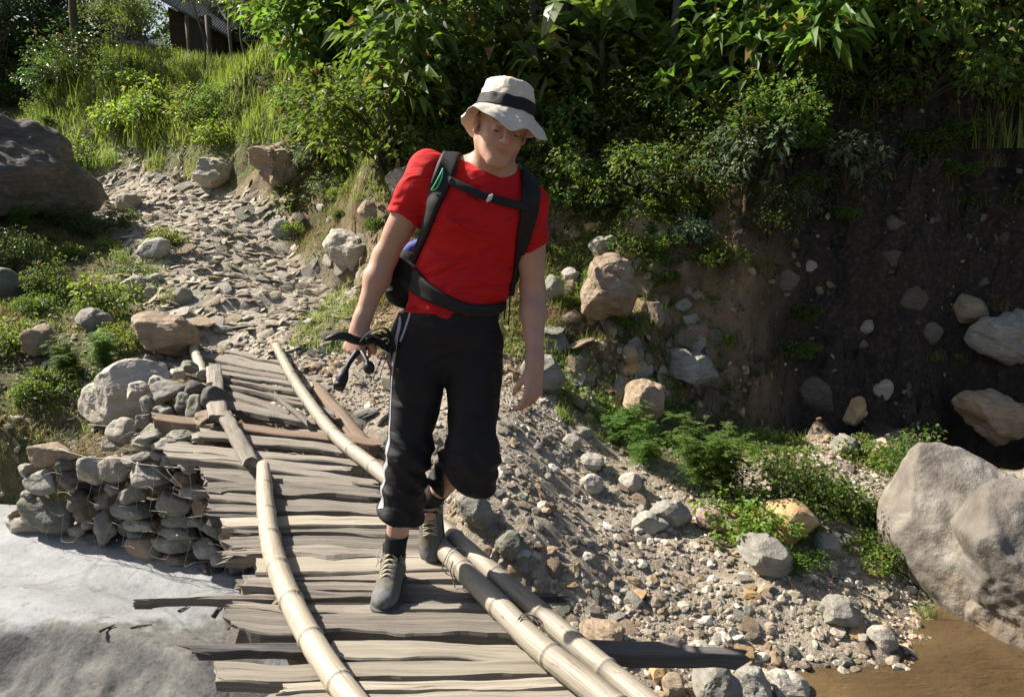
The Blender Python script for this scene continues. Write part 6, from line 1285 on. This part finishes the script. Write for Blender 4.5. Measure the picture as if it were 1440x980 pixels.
thicket(12, (1010,1420,230,560), ['ground','dry','tuft'], ['small creeper rooted in the shaded cliff','dry tuft rooted in the shaded cliff','small grass tuft rooted in the shaded cliff'], 'plants rooted in the cliff', .3, .6, .3)
thicket(14, (880,1120,230,370), ['ground','shrubE','shrubA','ground2'], ['creeping plant hanging at the top of the middle bank','pale leaved plant hanging at the top of the middle bank','leafy plant hanging at the top of the middle bank','bright creeper hanging at the top of the middle bank'], 'plants hanging at the top of the middle bank', .35, .65, .25)
# --- grass and ground cover nobody could count
def cover(name, n, box, f, L, Wd, label, mat, lean=.6, seed=3):
    rs = np.random.RandomState(seed); P = []
    while len(P) < n:
        x = rs.uniform(box[0], box[1], 4000); y = rs.uniform(box[2], box[3], 4000)
        for a, b_ in zip(x, y):
            if rs.rand() < f(a, b_): P.append((a, b_, tzi(a, b_)-.008))
            if len(P) >= n: break
    tag(link(name, blades(rs, np.array(P), L, Wd, lean, mat, name, 3)), label, None, None, 'stuff')
pn = lambda x, y, s, t: 1. if vnoise(n3(x*s, y*s), 61) > t else .08
cover('grass', 26000, (-9, -1.2, 5.2, 17), lambda x, y: gi(GM, x, y)*pn(x, y, 2.1, -.2), .09, .007, 'short green and brown grass on the left slope and beside the trail', 'grass', .8)
cover('grass', 16000, (-9.5, -3.0, 11.5, 17.5), lambda x, y: gi(GM, x, y)*(tzi(x, y) > 1.7), .3, .014, 'long lush grass on the mound below the house', 'grass', .6, 4)
cover('grass', 9000, (-5.2, -.8, 5.2, 11), lambda x, y: gi(GM, x, y)*.8*pn(x, y, 1.3, .05), .11, .006, 'dry straw coloured grass among the green', 'grass_dry', .8, 5)
cover('grass', 7000, (-1.5, 2.4, 6.8, 8.8), lambda x, y: pn(x, y, 2.4, .1), .14, .007, 'dry grass hanging on the sunlit earth bank', 'grass_dry', .9, 16)
cover('grass', 9000, (-1.8, 2.4, 6.6, 9.0), lambda x, y: pn(x, y, 2.8, .1), .12, .007, 'green grass tufts on the sunlit earth bank', 'grass', .9, 17)
cover('grass', 9000, (.2, 2.2, 5.9, 8.0), lambda x, y: gi(GM, x, y)*pn(x, y, 3, 0), .07, .005, 'thin grass at the foot of the middle bank', 'grass', .8, 6)
cover('grass', 12000, (-2.8, 7, 7.7, 10), lambda x, y: float(tzi(x, y) > 1.0), .22, .01, 'rank grass along the top of the banks', 'grass', .8, 7)
def groundcover(name, n, box, f, L, Wd, label, mat, seed, hgt=.08):
    rs = np.random.RandomState(seed); P = []
    while len(P) < n:
        a, b_ = rs.uniform(box[0], box[1]), rs.uniform(box[2], box[3])
        if rs.rand() < f(a, b_):
            r = .09
            for q in range(12): dx, dy = rs.normal(size=2)*r*.6; P.append((a+dx, b_+dy, tzi(a+dx, b_+dy)+rs.uniform(0, hgt)))
    P = np.array(P); D = rs.normal(size=P.shape); D[:, 2] *= .3; U = rs.normal(size=P.shape)*.35+np.array([0, -.2, 1]); s = rs.uniform(.6, 1.4, len(P))
    V, Fc, t = leaves_np(P, D, U, L*s, Wd*s, .15, .2, rs.rand(len(P)))
    tag(link(name, mesh_np(name, V, Fc, M[mat], False, {'tint': t})), label, None, None, 'stuff')
groundcover('ground_cover', 30000, (-9, -1.8, 5.3, 17), lambda x, y: gi(GM, x, y)*pn(x, y, 1.7, .05), .035, .025, 'low leafy ground cover on the left slope and mound', 'leaf_mid', 3)
groundcover('ground_cover', 40000, (-3, 7, 7.4, 13), lambda x, y: float(tzi(x, y) > .9)*pn(x, y, 1.2, -.3), .06, .04, 'leafy ground cover on top of the banks and under the wood', 'leaf_mid', 4, .2)
groundcover('ground_cover', 9000, (.2, 2.3, 6.2, 8.0), lambda x, y: .9*pn(x, y, 2.2, .1), .035, .025, 'small weeds clinging to the sunlit earth bank', 'leaf_light', 5, .06)
groundcover('ground_cover', 30000, (-3, 14, 13, 24), lambda x, y: 1., .16, .1, 'ground cover and leaf litter rising under the wood', 'leaf_mid', 6, .35)
# ================================================================ tell small sets of look-alikes apart by their order in view
bpy.context.view_layer.update()
ORD = ['leftmost', 'second from the left', 'third from the left', 'fourth from the left', 'fifth from the left', 'sixth from the left', 'seventh from the left', 'eighth from the left', 'ninth from the left']
sets = {}
for o in COL.objects:
    if o.parent is None and o.get('group') and o.get('label'): sets.setdefault(o['label'], []).append(o)
for lab, os_ in sets.items():
    if 2 <= len(os_) <= 9 and len(lab.split()) <= 11:
        os_.sort(key=lambda o: o.location.x/max(.1, o.location.y))
        for k, o in enumerate(os_): o['label'] = lab+', '+(ORD[k] if k < len(os_)-1 or k == 0 else 'rightmost')
